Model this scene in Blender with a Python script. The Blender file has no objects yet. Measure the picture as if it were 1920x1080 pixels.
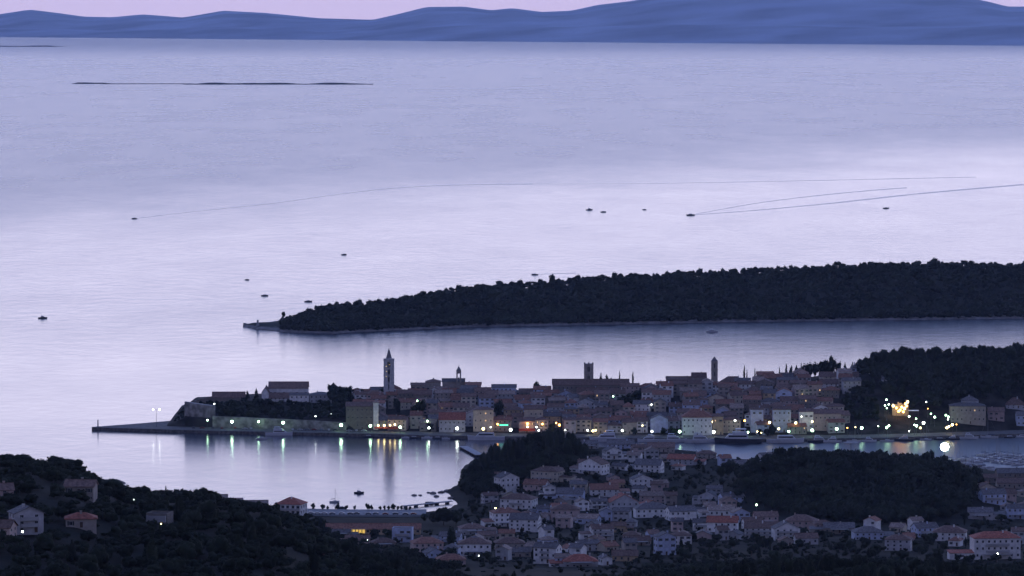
import bpy, bmesh, math, random
import numpy as np
from mathutils import Vector, Matrix, noise as mnoise
random.seed(7); np.random.seed(7)
R_ = math.radians
scene = bpy.context.scene
COL = scene.collection

# ------------------------------------------------------------------ camera
CAM_H = 340.0            # hill-top viewpoint above the sea
FPX = 9000.0             # focal length in pixels of a 1920 wide frame
PITCH = math.atan(586.0 / FPX)
ER = 6371000.0           # the sea follows the curve of the earth
cam_d = bpy.data.cameras.new('camera'); cam = bpy.data.objects.new('camera', cam_d); COL.objects.link(cam)
cam.location = (0, 0, CAM_H); cam.rotation_euler = (math.pi / 2 - PITCH, 0, 0)
cam_d.sensor_width = 36.0; cam_d.lens = 36.0 * FPX / 1920.0
cam_d.clip_start = 5.0; cam_d.clip_end = 120000.0
scene.camera = cam

# ------------------------------------------------------------------ world, exposure
scene.view_settings.view_transform = 'Standard'; scene.view_settings.look = 'None'
scene.view_settings.exposure = 0.0; scene.view_settings.gamma = 1.0
scene.view_settings.use_curve_mapping = False
world = bpy.data.worlds.new("World"); scene.world = world; world.use_nodes = True
nt = world.node_tree; nt.nodes.clear()
def N(t, k, **kw):
    n = t.nodes.new(k)
    for a, b in kw.items(): setattr(n, a, b)
    return n
def ramp(n, stops, interp='LINEAR'):
    cr = n.color_ramp; cr.interpolation = interp
    while len(cr.elements) > 2: cr.elements.remove(cr.elements[-1])
    for i, (p, c) in enumerate(stops):
        e = cr.elements[i] if i < 2 else cr.elements.new(p)
        e.position = p; e.color = (*c, 1) if len(c) == 3 else c
# dusk sky after sunset: pink belt over the horizon, pale afterglow above it, deep blue overhead,
# brightest in the west (+Y, a little right) and dim in the east
tc = N(nt, 'ShaderNodeTexCoord'); sep = N(nt, 'ShaderNodeSeparateXYZ')
nt.links.new(tc.outputs['Generated'], sep.inputs[0])
r1 = N(nt, 'ShaderNodeValToRGB'); nt.links.new(sep.outputs['Z'], r1.inputs[0])
ramp(r1, [(0.0, (.74, .61, .85)), (.015, (.90, .76, 1.02)), (.034, (2.45, 2.25, 2.62)), (.056, (2.4, 2.22, 2.6)), (.083, (1.42, 1.32, 1.64)), (.13, (.86, .88, 1.32)), (.28, (.42, .66, 1.5)), (1.0, (.06, .105, .32))])
r2 = N(nt, 'ShaderNodeValToRGB'); nt.links.new(sep.outputs['Z'], r2.inputs[0])
ramp(r2, [(0.0, (.26, .26, .43)), (.1, (.265, .27, .48)), (.3, (.18, .205, .42)), (1.0, (.07, .11, .31))])
az = N(nt, 'ShaderNodeVectorMath', operation='DOT_PRODUCT'); nt.links.new(tc.outputs['Generated'], az.inputs[0])
az.inputs[1].default_value = (math.sin(R_(9)), math.cos(R_(9)), 0)
mr = N(nt, 'ShaderNodeMapRange', interpolation_type='SMOOTHSTEP'); nt.links.new(az.outputs['Value'], mr.inputs[0])
mr.inputs[1].default_value = -.15; mr.inputs[2].default_value = 1.0
mx = N(nt, 'ShaderNodeMix', data_type='RGBA')
nt.links.new(mr.outputs[0], mx.inputs[0]); nt.links.new(r2.outputs[0], mx.inputs[6]); nt.links.new(r1.outputs[0], mx.inputs[7])
sky = N(nt, 'ShaderNodeTexSky', sky_type='NISHITA'); sky.sun_disc = False
sky.sun_elevation = R_(-3); sky.sun_rotation = R_(9)
bg1 = N(nt, 'ShaderNodeBackground'); bg2 = N(nt, 'ShaderNodeBackground'); add = N(nt, 'ShaderNodeAddShader'); out = N(nt, 'ShaderNodeOutputWorld')
nt.links.new(mx.outputs[2], bg1.inputs[0]); bg1.inputs[1].default_value = 1.0
nt.links.new(sky.outputs[0], bg2.inputs[0]); bg2.inputs[1].default_value = 0.05
nt.links.new(bg1.outputs[0], add.inputs[0]); nt.links.new(bg2.outputs[0], add.inputs[1]); nt.links.new(add.outputs[0], out.inputs[0])
scene.cycles.max_bounces = 6; scene.cycles.volume_bounces = 1; scene.cycles.transparent_max_bounces = 8
scene.cycles.use_denoising = True; scene.cycles.sample_clamp_indirect = 8.0; scene.cycles.caustics_reflective = False

# ------------------------------------------------------------------ picture geometry -> places on the map
FW = Vector((0, math.cos(PITCH), -math.sin(PITCH))); UP = Vector((0, math.sin(PITCH), math.cos(PITCH)))
def ray(px, py):
    return FW * FPX + Vector((px - 960, 0, 0)) + UP * (540 - py)
def drop(x, y): return (x * x + y * y) / (2 * ER)
def P(px, py, h=0.0):
    """point h metres above the sea in the direction of a bearing px, dip py"""
    d = ray(px, py); t = (CAM_H - h) / -d.z
    for _ in range(6):
        x, y = d.x * t, d.y * t
        t = (CAM_H - (h - drop(x, y))) / -d.z
    return Vector((d.x * t, d.y * t, CAM_H + d.z * t))
def HZ(px, py, Y):
    """height above the sea of what shows at px,py when it stands Y metres away"""
    d = ray(px, py); t = Y / d.y
    return CAM_H + d.z * t + drop(d.x * t, Y)
def XA(px, Y): return (px - 960) / (FPX * math.cos(PITCH)) * Y   # close enough for bearings
def PXA(x, y): return 960 + x / y * FPX * math.cos(PITCH)
def W(x, y, h): return Vector((x, y, h - drop(x, y)))

# ------------------------------------------------------------------ materials
def principled(name, col, rough=.8, var=.25, scale=.6, col2=None, bump=0.0, bscale=4.0, spec=.3, per_object=0.0, metal=0.0, coord='Object'):
    m = bpy.data.materials.new(name); m.use_nodes = True; t = m.node_tree
    b = t.nodes['Principled BSDF']
    b.inputs['Roughness'].default_value = rough; b.inputs['Specular IOR Level'].default_value = spec
    b.inputs['Metallic'].default_value = metal
    c = N(t, 'ShaderNodeTexCoord'); n = N(t, 'ShaderNodeTexNoise'); n.inputs['Scale'].default_value = scale; n.inputs['Detail'].default_value = 5
    t.links.new(c.outputs[coord], n.inputs['Vector'])
    rr = N(t, 'ShaderNodeValToRGB'); t.links.new(n.outputs['Fac'], rr.inputs[0])
    lo = tuple(v * (1 - var) for v in col); hi = col2 if col2 else tuple(min(1, v * (1 + var)) for v in col)
    ramp(rr, [(.35, lo), (.65, hi)])
    last = rr.outputs[0]
    if per_object:
        oi = N(t, 'ShaderNodeObjectInfo'); mp = N(t, 'ShaderNodeMapRange'); t.links.new(oi.outputs['Random'], mp.inputs[0])
        mp.inputs[3].default_value = 1 - per_object; mp.inputs[4].default_value = 1 + per_object
        hs = N(t, 'ShaderNodeHueSaturation'); t.links.new(mp.outputs[0], hs.inputs['Value']); t.links.new(last, hs.inputs['Color'])
        last = hs.outputs[0]
    t.links.new(last, b.inputs['Base Color'])
    if bump:
        n2 = N(t, 'ShaderNodeTexNoise'); n2.inputs['Scale'].default_value = bscale; n2.inputs['Detail'].default_value = 4
        t.links.new(c.outputs[coord], n2.inputs['Vector'])
        bp = N(t, 'ShaderNodeBump'); bp.inputs['Strength'].default_value = bump; bp.inputs['Distance'].default_value = .3
        t.links.new(n2.outputs['Fac'], bp.inputs['Height']); t.links.new(bp.outputs[0], b.inputs['Normal'])
    return m
def glow(name, col, strength):
    m = bpy.data.materials.new(name); m.use_nodes = True; t = m.node_tree; t.nodes.clear()
    e = N(t, 'ShaderNodeEmission'); o = N(t, 'ShaderNodeOutputMaterial')
    e.inputs[0].default_value = (*col, 1); e.inputs[1].default_value = strength
    t.links.new(e.outputs[0], o.inputs[0]); return m

def sea_material():
    m = bpy.data.materials.new('sea_water'); m.use_nodes = True; t = m.node_tree; b = t.nodes['Principled BSDF']
    b.inputs['Base Color'].default_value = (.012, .022, .05, 1); b.inputs['IOR'].default_value = 1.34
    g = N(t, 'ShaderNodeNewGeometry'); s = N(t, 'ShaderNodeSeparateXYZ'); t.links.new(g.outputs['Position'], s.inputs[0])
    def mapped(sx, sy, off=0):
        mp = N(t, 'ShaderNodeMapping'); mp.inputs['Scale'].default_value = (sx, sy, 0); mp.inputs['Location'].default_value = (off, off * .7, 0)
        t.links.new(g.outputs['Position'], mp.inputs['Vector']); return mp.outputs[0]
    def noise(vec, detail=4, rough=.55, dist=0):
        n = N(t, 'ShaderNodeTexNoise'); n.inputs['Scale'].default_value = 1; n.inputs['Detail'].default_value = detail
        n.inputs['Roughness'].default_value = rough; n.inputs['Distortion'].default_value = dist
        t.links.new(vec, n.inputs['Vector']); return n.outputs['Fac']
    def math_(op, a, b_=None, c=None, clamp=False):
        n = N(t, 'ShaderNodeMath', operation=op, use_clamp=clamp)
        for i, v in enumerate((a, b_, c)):
            if v is None: continue
            if isinstance(v, (int, float)): n.inputs[i].default_value = v
            else: t.links.new(v, n.inputs[i])
        return n.outputs[0]
    # breeze: ripples offshore, calm in the lee of the islands, with drifting cat's paws
    wind = noise(mapped(1 / 900, 1 / 3200), 5, .6, .6)
    fine = noise(mapped(1 / 130, 1 / 420, 31), 6, .65)
    yy = math_('ADD', s.outputs['Y'], math_('MULTIPLY', math_('SUBTRACT', wind, .5), 1300))
    yy = math_('ADD', yy, math_('MULTIPLY', s.outputs['X'], -1.9))
    off = N(t, 'ShaderNodeMapRange', interpolation_type='SMOOTHSTEP'); t.links.new(yy, off.inputs[0])
    off.inputs[1].default_value = 6600; off.inputs[2].default_value = 9500; off.inputs[3].default_value = 0; off.inputs[4].default_value = 1
    lee = N(t, 'ShaderNodeMapRange', interpolation_type='SMOOTHSTEP'); t.links.new(s.outputs['Y'], lee.inputs[0])
    lee.inputs[1].default_value = 3900; lee.inputs[2].default_value = 5200; lee.inputs[3].default_value = 0; lee.inputs[4].default_value = 1
    r = math_('ADD', .155, math_('MULTIPLY', lee.outputs[0], .03))
    r = math_('ADD', r, math_('MULTIPLY', off.outputs[0], .085))
    r = math_('ADD', r, math_('MULTIPLY', math_('SUBTRACT', wind, .5), .03))
    r = math_('ADD', r, math_('MULTIPLY', math_('SUBTRACT', fine, .5), .06), None)
    fs = N(t, 'ShaderNodeMapRange', interpolation_type='SMOOTHSTEP'); t.links.new(s.outputs['Y'], fs.inputs[0])
    fs.inputs[1].default_value = 21000; fs.inputs[2].default_value = 29000; fs.inputs[3].default_value = 0; fs.inputs[4].default_value = .10
    r = math_('ADD', r, fs.outputs[0])
    # wind funnelled through the channel and the inner harbour
    def band(sock, a0, a1, b0, b1):
        u = N(t, 'ShaderNodeMapRange', interpolation_type='SMOOTHSTEP'); t.links.new(sock, u.inputs[0]); u.inputs[1].default_value = a0; u.inputs[2].default_value = a1
        v = N(t, 'ShaderNodeMapRange', interpolation_type='SMOOTHSTEP'); t.links.new(sock, v.inputs[0]); v.inputs[1].default_value = b0; v.inputs[2].default_value = b1
        return math_('SUBTRACT', u.outputs[0], v.outputs[0])
    r = math_('ADD', r, math_('MULTIPLY', band(s.outputs['Y'], 3650, 4000, 4700, 5300), .015))
    har = math_('MULTIPLY', band(s.outputs['X'], 60, 170, 5000, 5100), band(s.outputs['Y'], 3000, 3100, 3600, 3800))
    r = math_('ADD', r, math_('MULTIPLY', har, .16))
    r = math_('MAXIMUM', r, .1)
    t.links.new(r, b.inputs['Roughness'])
    ch = noise(mapped(1 / 22, 1 / 34, 7), 4, .7)
    sw = noise(mapped(1 / 60, 1 / 190, 17), 3, .6)
    hgt = math_('ADD', math_('MULTIPLY', ch, 1.4), math_('MULTIPLY', sw, .6))
    bp = N(t, 'ShaderNodeBump'); bp.inputs['Strength'].default_value = .5; bp.inputs['Distance'].default_value = 1.0
    t.links.new(hgt, bp.inputs['Height']); t.links.new(bp.outputs[0], b.inputs['Normal'])
    st = math_('ADD', .15, math_('MULTIPLY', lee.outputs[0], .85)); t.links.new(st, bp.inputs['Strength'])
    return m

# ------------------------------------------------------------------ object helpers
def tag(o, label=None, cat=None, group=None, kind=None):
    if label: o['label'] = label
    if cat: o['category'] = cat
    if group: o['group'] = group
    if kind: o['kind'] = kind
    return o
def link(o, parent=None):
    COL.objects.link(o)
    if parent is not None: o.parent = parent
    return o
def mesh_np(name, V, F, mats, smooth=False, mi=None):
    me = bpy.data.meshes.new(name); me.from_pydata([tuple(v) for v in V], [], [tuple(f) for f in F])
    for m in (mats if isinstance(mats, (list, tuple)) else [mats]): me.materials.append(m)
    if mi is not None: me.polygons.foreach_set('material_index', mi)
    if smooth: me.polygons.foreach_set('use_smooth', [True] * len(me.polygons))
    me.update(); return me
def obj(name, me, parent=None, loc=None, rz=0.0, scale=None):
    o = bpy.data.objects.new(name, me); link(o, parent)
    if loc is not None: o.location = loc
    if rz: o.rotation_euler.z = rz
    if scale is not None: o.scale = scale
    return o
def empty(name, loc, rz=0.0):
    o = bpy.data.objects.new(name, None); o.empty_display_size = 1; COL.objects.link(o); o.location = loc; o.rotation_euler.z = rz
    return o
def grid_mesh(name, G, mat, smooth=True, kind='structure'):
    n, m, _ = G.shape
    V = G.reshape(-1, 3); idx = np.arange(n * m).reshape(n, m)
    F = np.stack([idx[:-1, :-1], idx[:-1, 1:], idx[1:, 1:], idx[1:, :-1]], -1).reshape(-1, 4)
    me = bpy.data.meshes.new(name)
    me.vertices.add(len(V)); me.vertices.foreach_set('co', V.astype(np.float32).ravel())
    me.loops.add(F.size); me.loops.foreach_set('vertex_index', F.astype(np.int32).ravel())
    me.polygons.add(len(F)); me.polygons.foreach_set('loop_start', np.arange(0, F.size, 4, dtype=np.int32))
    me.polygons.foreach_set('use_smooth', np.full(len(F), smooth))
    me.materials.append(mat); me.update(calc_edges=True); me.validate()
    o = obj(name, me); o['kind'] = kind; return o
def tri_mesh(name, V, F, mat, mi=None, mats=None):
    V = np.asarray(V, np.float32); F = np.asarray(F, np.int32); k = F.shape[1]
    me = bpy.data.meshes.new(name)
    me.vertices.add(len(V)); me.vertices.foreach_set('co', V.ravel())
    me.loops.add(F.size); me.loops.foreach_set('vertex_index', F.ravel())
    me.polygons.add(len(F)); me.polygons.foreach_set('loop_start', np.arange(0, F.size, k, dtype=np.int32))
    for m_ in (mats or [mat]): me.materials.append(m_)
    if mi is not None: me.polygons.foreach_set('material_index', mi)
    me.update(calc_edges=True); return me
def interp(tab, x):
    return float(np.interp(x, [a for a, b in tab], [b for a, b in tab]))
def sstep(a, b, x):
    t = min(1, max(0, (x - a) / (b - a))); return t * t * (3 - 2 * t)
def fbm(x, y, s, o=4):
    return mnoise.fractal(Vector((x / s, y / s, 3.7)), 1.0, 2.0, o)

# ------------------------------------------------------------------ sea
rad = list(np.geomspace(400, 42000, 170)); ang = np.radians(np.linspace(-13, 13, 90))
G = np.zeros((len(rad), len(ang), 3))
for i, r_ in enumerate(rad):
    G[i, :, 0] = r_ * np.sin(ang); G[i, :, 1] = r_ * np.cos(ang); G[i, :, 2] = -r_ * r_ / (2 * ER)
M_sea = sea_material()
grid_mesh('sea_water', G, M_sea)

# ------------------------------------------------------------------ far hills across the strait
M_hill = principled('far_hill_scrub_haze_blue', (.32, .385, .48), .95, .25, 1 / 700., spec=0)  # pale karst scrub, with the blue of distance haze painted into its colour
sky_line = [(-900, 25), (-300, 22), (0, 27), (60, 18), (110, 24), (160, 31), (215, 32), (270, 27), (345, 33), (420, 20), (500, 24), (600, 34), (700, 37), (740, 28), (800, 13), (870, 12), (920, 19), (960, 15), (1015, 22), (1070, 20), (1120, 9), (1180, 2), (1240, -8), (1400, -15), (1600, -16), (1780, -10), (1850, 3), (1885, 12), (1920, 12), (2100, -2), (2500, 15), (3000, 25)]
shore_far = [(-900, 66), (0, 70), (350, 73), (700, 76.5), (1920, 86), (3000, 95)]
front_ridge = [(-900, 50), (0, 53), (250, 56), (400, 51), (600, 58), (900, 47), (1100, 50), (1400, 44), (1650, 50), (1920, 46), (3000, 50)]
def far_hills():
    pxs = np.linspace(-700, 2700, 340); rows = 34; G = np.zeros((rows, len(pxs), 3))
    for j, px in enumerate(pxs):
        s = P(px, interp(shore_far, px)); Ys = s.y
        Y1, Y2, Y3 = Ys + 1500, Ys + 5200, Ys + 9000
        h1 = HZ(px, interp(front_ridge, px), Y1); h2 = HZ(px, interp(sky_line, px), Y2)
        for i in range(rows):
            t = i / (rows - 1); Y = Ys - 60 + (Y3 - Ys + 60) * t ** 1.3
            if Y < Y1: h = -12 + (h1 + 12) * sstep(Ys - 60, Y1, Y) ** .7
            elif Y < Y2:
                u = (Y - Y1) / (Y2 - Y1); h = h1 + (h2 - h1) * sstep(0, 1, u) - 35 * math.sin(math.pi * min(1, u * 2)) * (u < .5)
            else: h = h2 * (1 - sstep(Y2, Y3, Y)) - 12 * sstep(Y2, Y3, Y)
            if i > 1 and Y < Y3: h += 8 * fbm(px * 3.2, Y * .55, 700, 6) * sstep(Ys, Ys + 800, Y) * (1 if Y < Y2 * .96 else .25)
            x = XA(px, Y); G[i, j] = (x, Y, h - drop(x, Y))
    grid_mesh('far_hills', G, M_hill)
far_hills()

# ------------------------------------------------------------------ strip shaped land (front shore given by picture bearing)
def strip(name, pxs, front_y, depth, height, rows, mat, bury=-3.0):
    """front_y(px)->dip of the waterline; height(px,d)->metres"""
    G = np.zeros((len(rows), len(pxs), 3))
    for j, px in enumerate(pxs):
        s = P(px, front_y(px))
        for i, d in enumerate(rows):
            d_ = d if d <= 0 else d * depth(px)
            Y = s.y + d_; x = XA(px, s.y)
            G[i, j] = (x, Y, (bury if (i == 0 or i == len(rows) - 1) else height(px, d_, x, Y)) - drop(x, Y))
    return grid_mesh(name, G, mat)
M_rock = principled('pale_shore_rock', (.22, .20, .19), .95, .35, .15, bump=.5, bscale=.6, coord='Object')
M_soil = principled('dark_scrub_soil', (.035, .038, .025), .98, .5, .08, col2=(.06, .052, .04), spec=.1)
def shore_material():
    m = principled('rock_shore_below_dark_soil', (.20, .185, .175), .95, .35, .15); t = m.node_tree; b = t.nodes['Principled BSDF']
    g = N(t, 'ShaderNodeNewGeometry'); s = N(t, 'ShaderNodeSeparateXYZ'); t.links.new(g.outputs['Position'], s.inputs[0])
    n = N(t, 'ShaderNodeTexNoise'); n.inputs['Scale'].default_value = .12; t.links.new(g.outputs['Position'], n.inputs['Vector'])
    ad = N(t, 'ShaderNodeMath', operation='MULTIPLY_ADD'); t.links.new(n.outputs['Fac'], ad.inputs[0]); ad.inputs[1].default_value = -2.4; t.links.new(s.outputs['Z'], ad.inputs[2])
    mr_ = N(t, 'ShaderNodeMapRange'); t.links.new(ad.outputs[0], mr_.inputs[0]); mr_.inputs[1].default_value = -1.0; mr_.inputs[2].default_value = .1
    mx_ = N(t, 'ShaderNodeMix', data_type='RGBA'); t.links.new(mr_.outputs[0], mx_.inputs[0]); t.links.new(b.inputs['Base Color'].links[0].from_socket, mx_.inputs[6]); mx_.inputs[7].default_value = (.03, .032, .022, 1)
    t.links.new(mx_.outputs[2], b.inputs['Base Color']); return m
# low islets far out
def islet(name, px0, px1, py, hmax, seed, label):
    pxs = np.linspace(px0, px1, 60)
    def hh(px, d, x, Y):
        u = (px - px0) / (px1 - px0); e = min(1, u * 8, (1 - u) * 6)
        return max(.4, hmax * e * (.55 + .9 * mnoise.noise(Vector((px / 60, seed, 0)))) * math.sin(math.pi * min(1, d / 104.)) ** .5)
    strip(name, pxs, lambda px: py, lambda px: 1, hh, [-4, 0, 15, 45, 75, 100, 104], M_soil)
islet('low_islet', 345, 700, 158.5, 8.0, 1, '')
islet('low_islet_spit', 136, 205, 157.3, 5.6, 4, '')
islet('reef', 195, 360, 157.8, 1.2, 14, '')
islet('islet_knoll', 503, 518, 157.4, 9, 2, '')
islet('distant_islet', -60, 122, 87.5, 9.0, 9, '')

# wooded peninsula beyond the channel
fr_shore = [(455, 612), (480, 618), (540, 623), (620, 625.5), (700, 621), (900, 612.5), (1100, 609), (1400, 603.5), (1920, 597), (2300, 593)]
fr_sky = [(455, 610), (515, 604), (530, 588), (600, 568), (700, 561), (800, 545), (900, 530), (1000, 524), (1100, 517), (1200, 513), (1300, 507), (1400, 501), (1500, 498), (1700, 490), (1800, 487), (1920, 491), (2300, 492)]
FT = 9.5
def fr_h(px, d, x=0, Y=0):
    Yf = P(px, interp(fr_shore, px)).y; D = fr_depth(px) * .55
    top = max(1.5, HZ(px, interp(fr_sky, px), Yf + D) - (FT if px > 525 else 0))
    h = top * (sstep(6, D, d) if d < D else 1 - sstep(D, 2 * D, d)) + 1.6 * min(1, max(0, d) / 4.)
    return h + (1.5 * fbm(x, Y, 40) if 12 < d < 1.8 * D else .5 * fbm(x, Y, 6) if d > 0 else 0)
def fr_depth(px): return interp([(455, 12), (480, 45), (520, 120), (650, 220), (1000, 300), (2300, 340)], px)
strip('wooded_peninsula', np.concatenate([np.linspace(455, 640, 50), np.linspace(645, 2300, 150)]), lambda px: interp(fr_shore, px), fr_depth, fr_h,
      [-4, 0, .015, .03, .05, .09, .14, .2, .27, .34, .42, .5, .58, .68, .8, .92, 1.02], shore_material())

# ------------------------------------------------------------------ old town peninsula
q_shore = [(150, 806), (172, 806.5), (330, 811.5), (395, 813), (645, 818), (860, 823), (1100, 826), (1400, 829), (1640, 827), (1760, 823.5), (1920, 818.5), (2150, 811)]
def q_y(px): return interp(q_shore, px)
def QY(px): return P(px, q_y(px)).y
t_ridge = [(300, 1.8), (318, 5), (338, 11.5), (400, 13), (450, 15), (520, 16.5), (640, 15.5), (700, 16), (780, 17.5), (860, 19), (950, 17), (1050, 18.5), (1200, 21), (1350, 25), (1420, 27), (1480, 29.5), (1550, 33), (1620, 37), (1750, 39.5), (1920, 41.5), (2150, 42)]
def town_h(px, d):
    r = interp(t_ridge, px); base = 1.9
    if px < 660: base = 1.9 if d < 31 else min(r, 6.2 * sstep(300, 345, px) + 1.9)
    if d < 31: return 1.9
    u = sstep(22, 135, d); h = base + (r - base) * u
    if d > 175: h = h * (1 - sstep(175, 262, d))
    return h
def town_pt(px, d): 
    Y = QY(px) + d; x = XA(px, QY(px)); return W(x, Y, town_h(px, d))
M_pave = principled('quay_stone_paving', (.12, .115, .11), .85, .25, .25, bump=.2, bscale=2)
M_quaywall = principled('quay_wall_stone', (.13, .12, .115), .9, .4, .5, bump=.5, bscale=2)
M_street = principled('town_soil_and_lanes', (.03, .032, .026), .95, .4, .1, col2=(.06, .055, .05), spec=.1)
pxs = np.concatenate([np.linspace(306, 420, 24), np.linspace(430, 2150, 180)])
strip('town_hillside', pxs, q_y, lambda px: 1, lambda px, d, x, Y: town_h(px, d) + (.5 * fbm(x, Y, 14) if 34 < d < 250 else 0) - (.1 if d < 31 else 0), [2, 24, 30, 31.5, 40, 55, 70, 85, 100, 118, 136, 155, 175, 195, 215, 240, 264], M_street)
# the quay: stone deck with a kerb and a battered wall, running on as a breakwater to the left
def quay():
    pp = [172, 200, 240, 280, 306, 330, 360] + list(range(395, 2150, 35))
    V = []; F = []
    for px in pp:
        s = P(px, q_y(px)); back = 30.5
        if px < 330: back = P(px, interp([(172, 800.5), (240, 795), (306, 789), (330, 786)], px), 1.9).y - s.y
        for dy, h in ((0, -2.5), (0.25, 2.25), (1.0, 2.25), (1.0, 1.95), (back, 1.95), (back + .4, -2.5)):
            V.append(W(s.x, s.y + dy, h))
    for i in range(len(pp) - 1):
        for k in range(5): F.append((i * 6 + k, i * 6 + 6 + k, i * 6 + 7 + k, i * 6 + k + 1))
    F.append((0, 1, 2, 3, 4, 5))
    me = mesh_np('quay', V, F, [M_quaywall, M_pave], mi=[0 if (i % 5) in (0, 4) else 1 for i in range(len(F) - 1)] + [0])
    tag(obj('quay', me), kind='structure')
quay()

# ------------------------------------------------------------------ near land: hillside under the viewpoint, bay shore and headland
near_coast = [(-900, 935), (0, 945), (300, 952), (560, 960), (600, 962), (790, 963), (835, 958), (860, 946), (846, 930), (838, 921), (858, 910), (874, 893), (866, 880), (884, 866), (900, 860), (935, 842), (1000, 836), (1090, 832), (1240, 832), (1300, 838), (1312, 857), (1340, 862), (1420, 864), (1475, 852), (1560, 856), (1700, 862), (1790, 866), (1830, 878), (1870, 886), (1920, 888), (2100, 888), (2600, 880)]
cp = [P(a, b) for a, b in near_coast]
poly = np.array([(p.x, p.y) for p in cp] + [(2600, 3300), (2600, 150), (-2600, 150), (-2600, 3100)])
def coast_sd(X, Y):
    """signed distance to the coast, positive on land"""
    x = np.asarray(X, float); y = np.asarray(Y, float); d = np.full(x.shape, 1e9); ins = np.zeros(x.shape, bool)
    n = len(poly)
    for i in range(n):
        ax, ay = poly[i]; bx, by = poly[(i + 1) % n]
        ex, ey = bx - ax, by - ay; L = ex * ex + ey * ey
        t = np.clip(((x - ax) * ex + (y - ay) * ey) / L, 0, 1)
        d = np.minimum(d, (x - ax - t * ex) ** 2 + (y - ay - t * ey) ** 2)
        c = (ay > y) != (by > y)
        with np.errstate(divide='ignore', invalid='ignore'):
            c &= x < (bx - ax) * (y - ay) / (by - ay + 1e-12) + ax
        ins ^= c
    return np.where(ins, 1, -1) * np.sqrt(d)
baseD = [(0, 332), (60, 305), (150, 288), (600, 228), (1200, 166), (1500, 138), (1800, 106), (2000, 80), (2200, 58), (2400, 41), (2600, 27), (2800, 15), (3000, 6), (3060, 4), (3600, 4)]
# hills and hollows as (bearing px, distance, +/- height, half width across, half width along)
bumps = [(900, 3190, 6, 22, 50), (985, 3240, 17, 36, 60), (1040, 3270, 7, 30, 50), (1120, 3150, 7, 60, 90), (1000, 3020, 5, 50, 80),
         (1490, 3060, 15, 45, 110), (1600, 3040, 10, 60, 110), (1720, 3040, 12, 50, 110), (1790, 3010, 6, 36, 80), (1400, 3000, 6, 40, 90)]
spur = [(-400, 52), (0, 49), (60, 48), (140, 46), (200, 40), (270, 37), (330, 36), (400, 35), (500, 32), (570, 26), (620, 17), (750, 7), (870, 2), (1100, 4), (1500, 6), (1900, 7), (2300, 8)]
def ground_h(X, Y):
    X = np.asarray(X, float); Y = np.asarray(Y, float)
    h = np.interp(Y, [a for a, b in baseD], [b for a, b in baseD])
    for px, D, a, wx, wy in bumps:
        bx = XA(px, D); h = h + a * np.exp(-((X - bx) / wx) ** 2 - ((Y - D) / wy) ** 2)
    pxa = 960 + X / Y * FPX * math.cos(PITCH)
    h = h + np.interp(pxa, [a for a, b in spur], [b for a, b in spur]) * np.exp(-((Y - 1700) / 290) ** 2)
    s = coast_sd(X, Y)
    bw = np.clip((pxa - 545) / 25, 0, 1) * np.clip((835 - pxa) / 30, 0, 1)
    k = np.clip((s - 50 * bw) / 60, 0, 1); k = k * k * (3 - 2 * k)
    lo = np.where(s > 0, 1.0 + np.clip(s, 0, 20) * .08, np.clip(s * .5, -4, 0) + .2)
    return lo * (1 - k) + np.maximum(h, 3) * k
def ghz(x, y): return float(ground_h(np.array([x]), np.array([y]))[0])
def near_land():
    Ys = np.concatenate([np.linspace(60, 1300, 30), np.linspace(1320, 2700, 90), np.linspace(2706, 3420, 150)])
    us = np.linspace(-.145, .145, 230); Y, U = np.meshgrid(Ys, us, indexing='ij'); X = Y * U
    h = ground_h(X, Y)
    rnd = np.zeros_like(h)
    for i in range(h.shape[0]):
        for j in range(h.shape[1]): rnd[i, j] = mnoise.noise(Vector((X[i, j] / 45, Y[i, j] / 45, 1)))
    h = np.where(h > 4, h + 1.2 * rnd, h)
    G = np.stack([X, Y, h - (X * X + Y * Y) / (2 * ER)], -1)
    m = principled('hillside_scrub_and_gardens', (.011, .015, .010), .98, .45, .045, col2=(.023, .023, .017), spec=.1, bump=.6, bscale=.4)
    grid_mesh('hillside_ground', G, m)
near_land()
def hit(px, py):
    """where the bearing px,py meets the near land"""
    d = ray(px, py); Yv = np.linspace(900, 3450, 2000); t = Yv / d.y
    z = CAM_H + d.z * t + ((d.x * t) ** 2 + Yv ** 2) / (2 * ER)
    g = ground_h(d.x * t, Yv); k = np.argmax(z <= g)
    if z[k] > g[k]: k = int(np.argmin(np.abs(z - g)))
    return W(float(d.x * t[k]), float(Yv[k]), float(g[k]))

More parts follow.
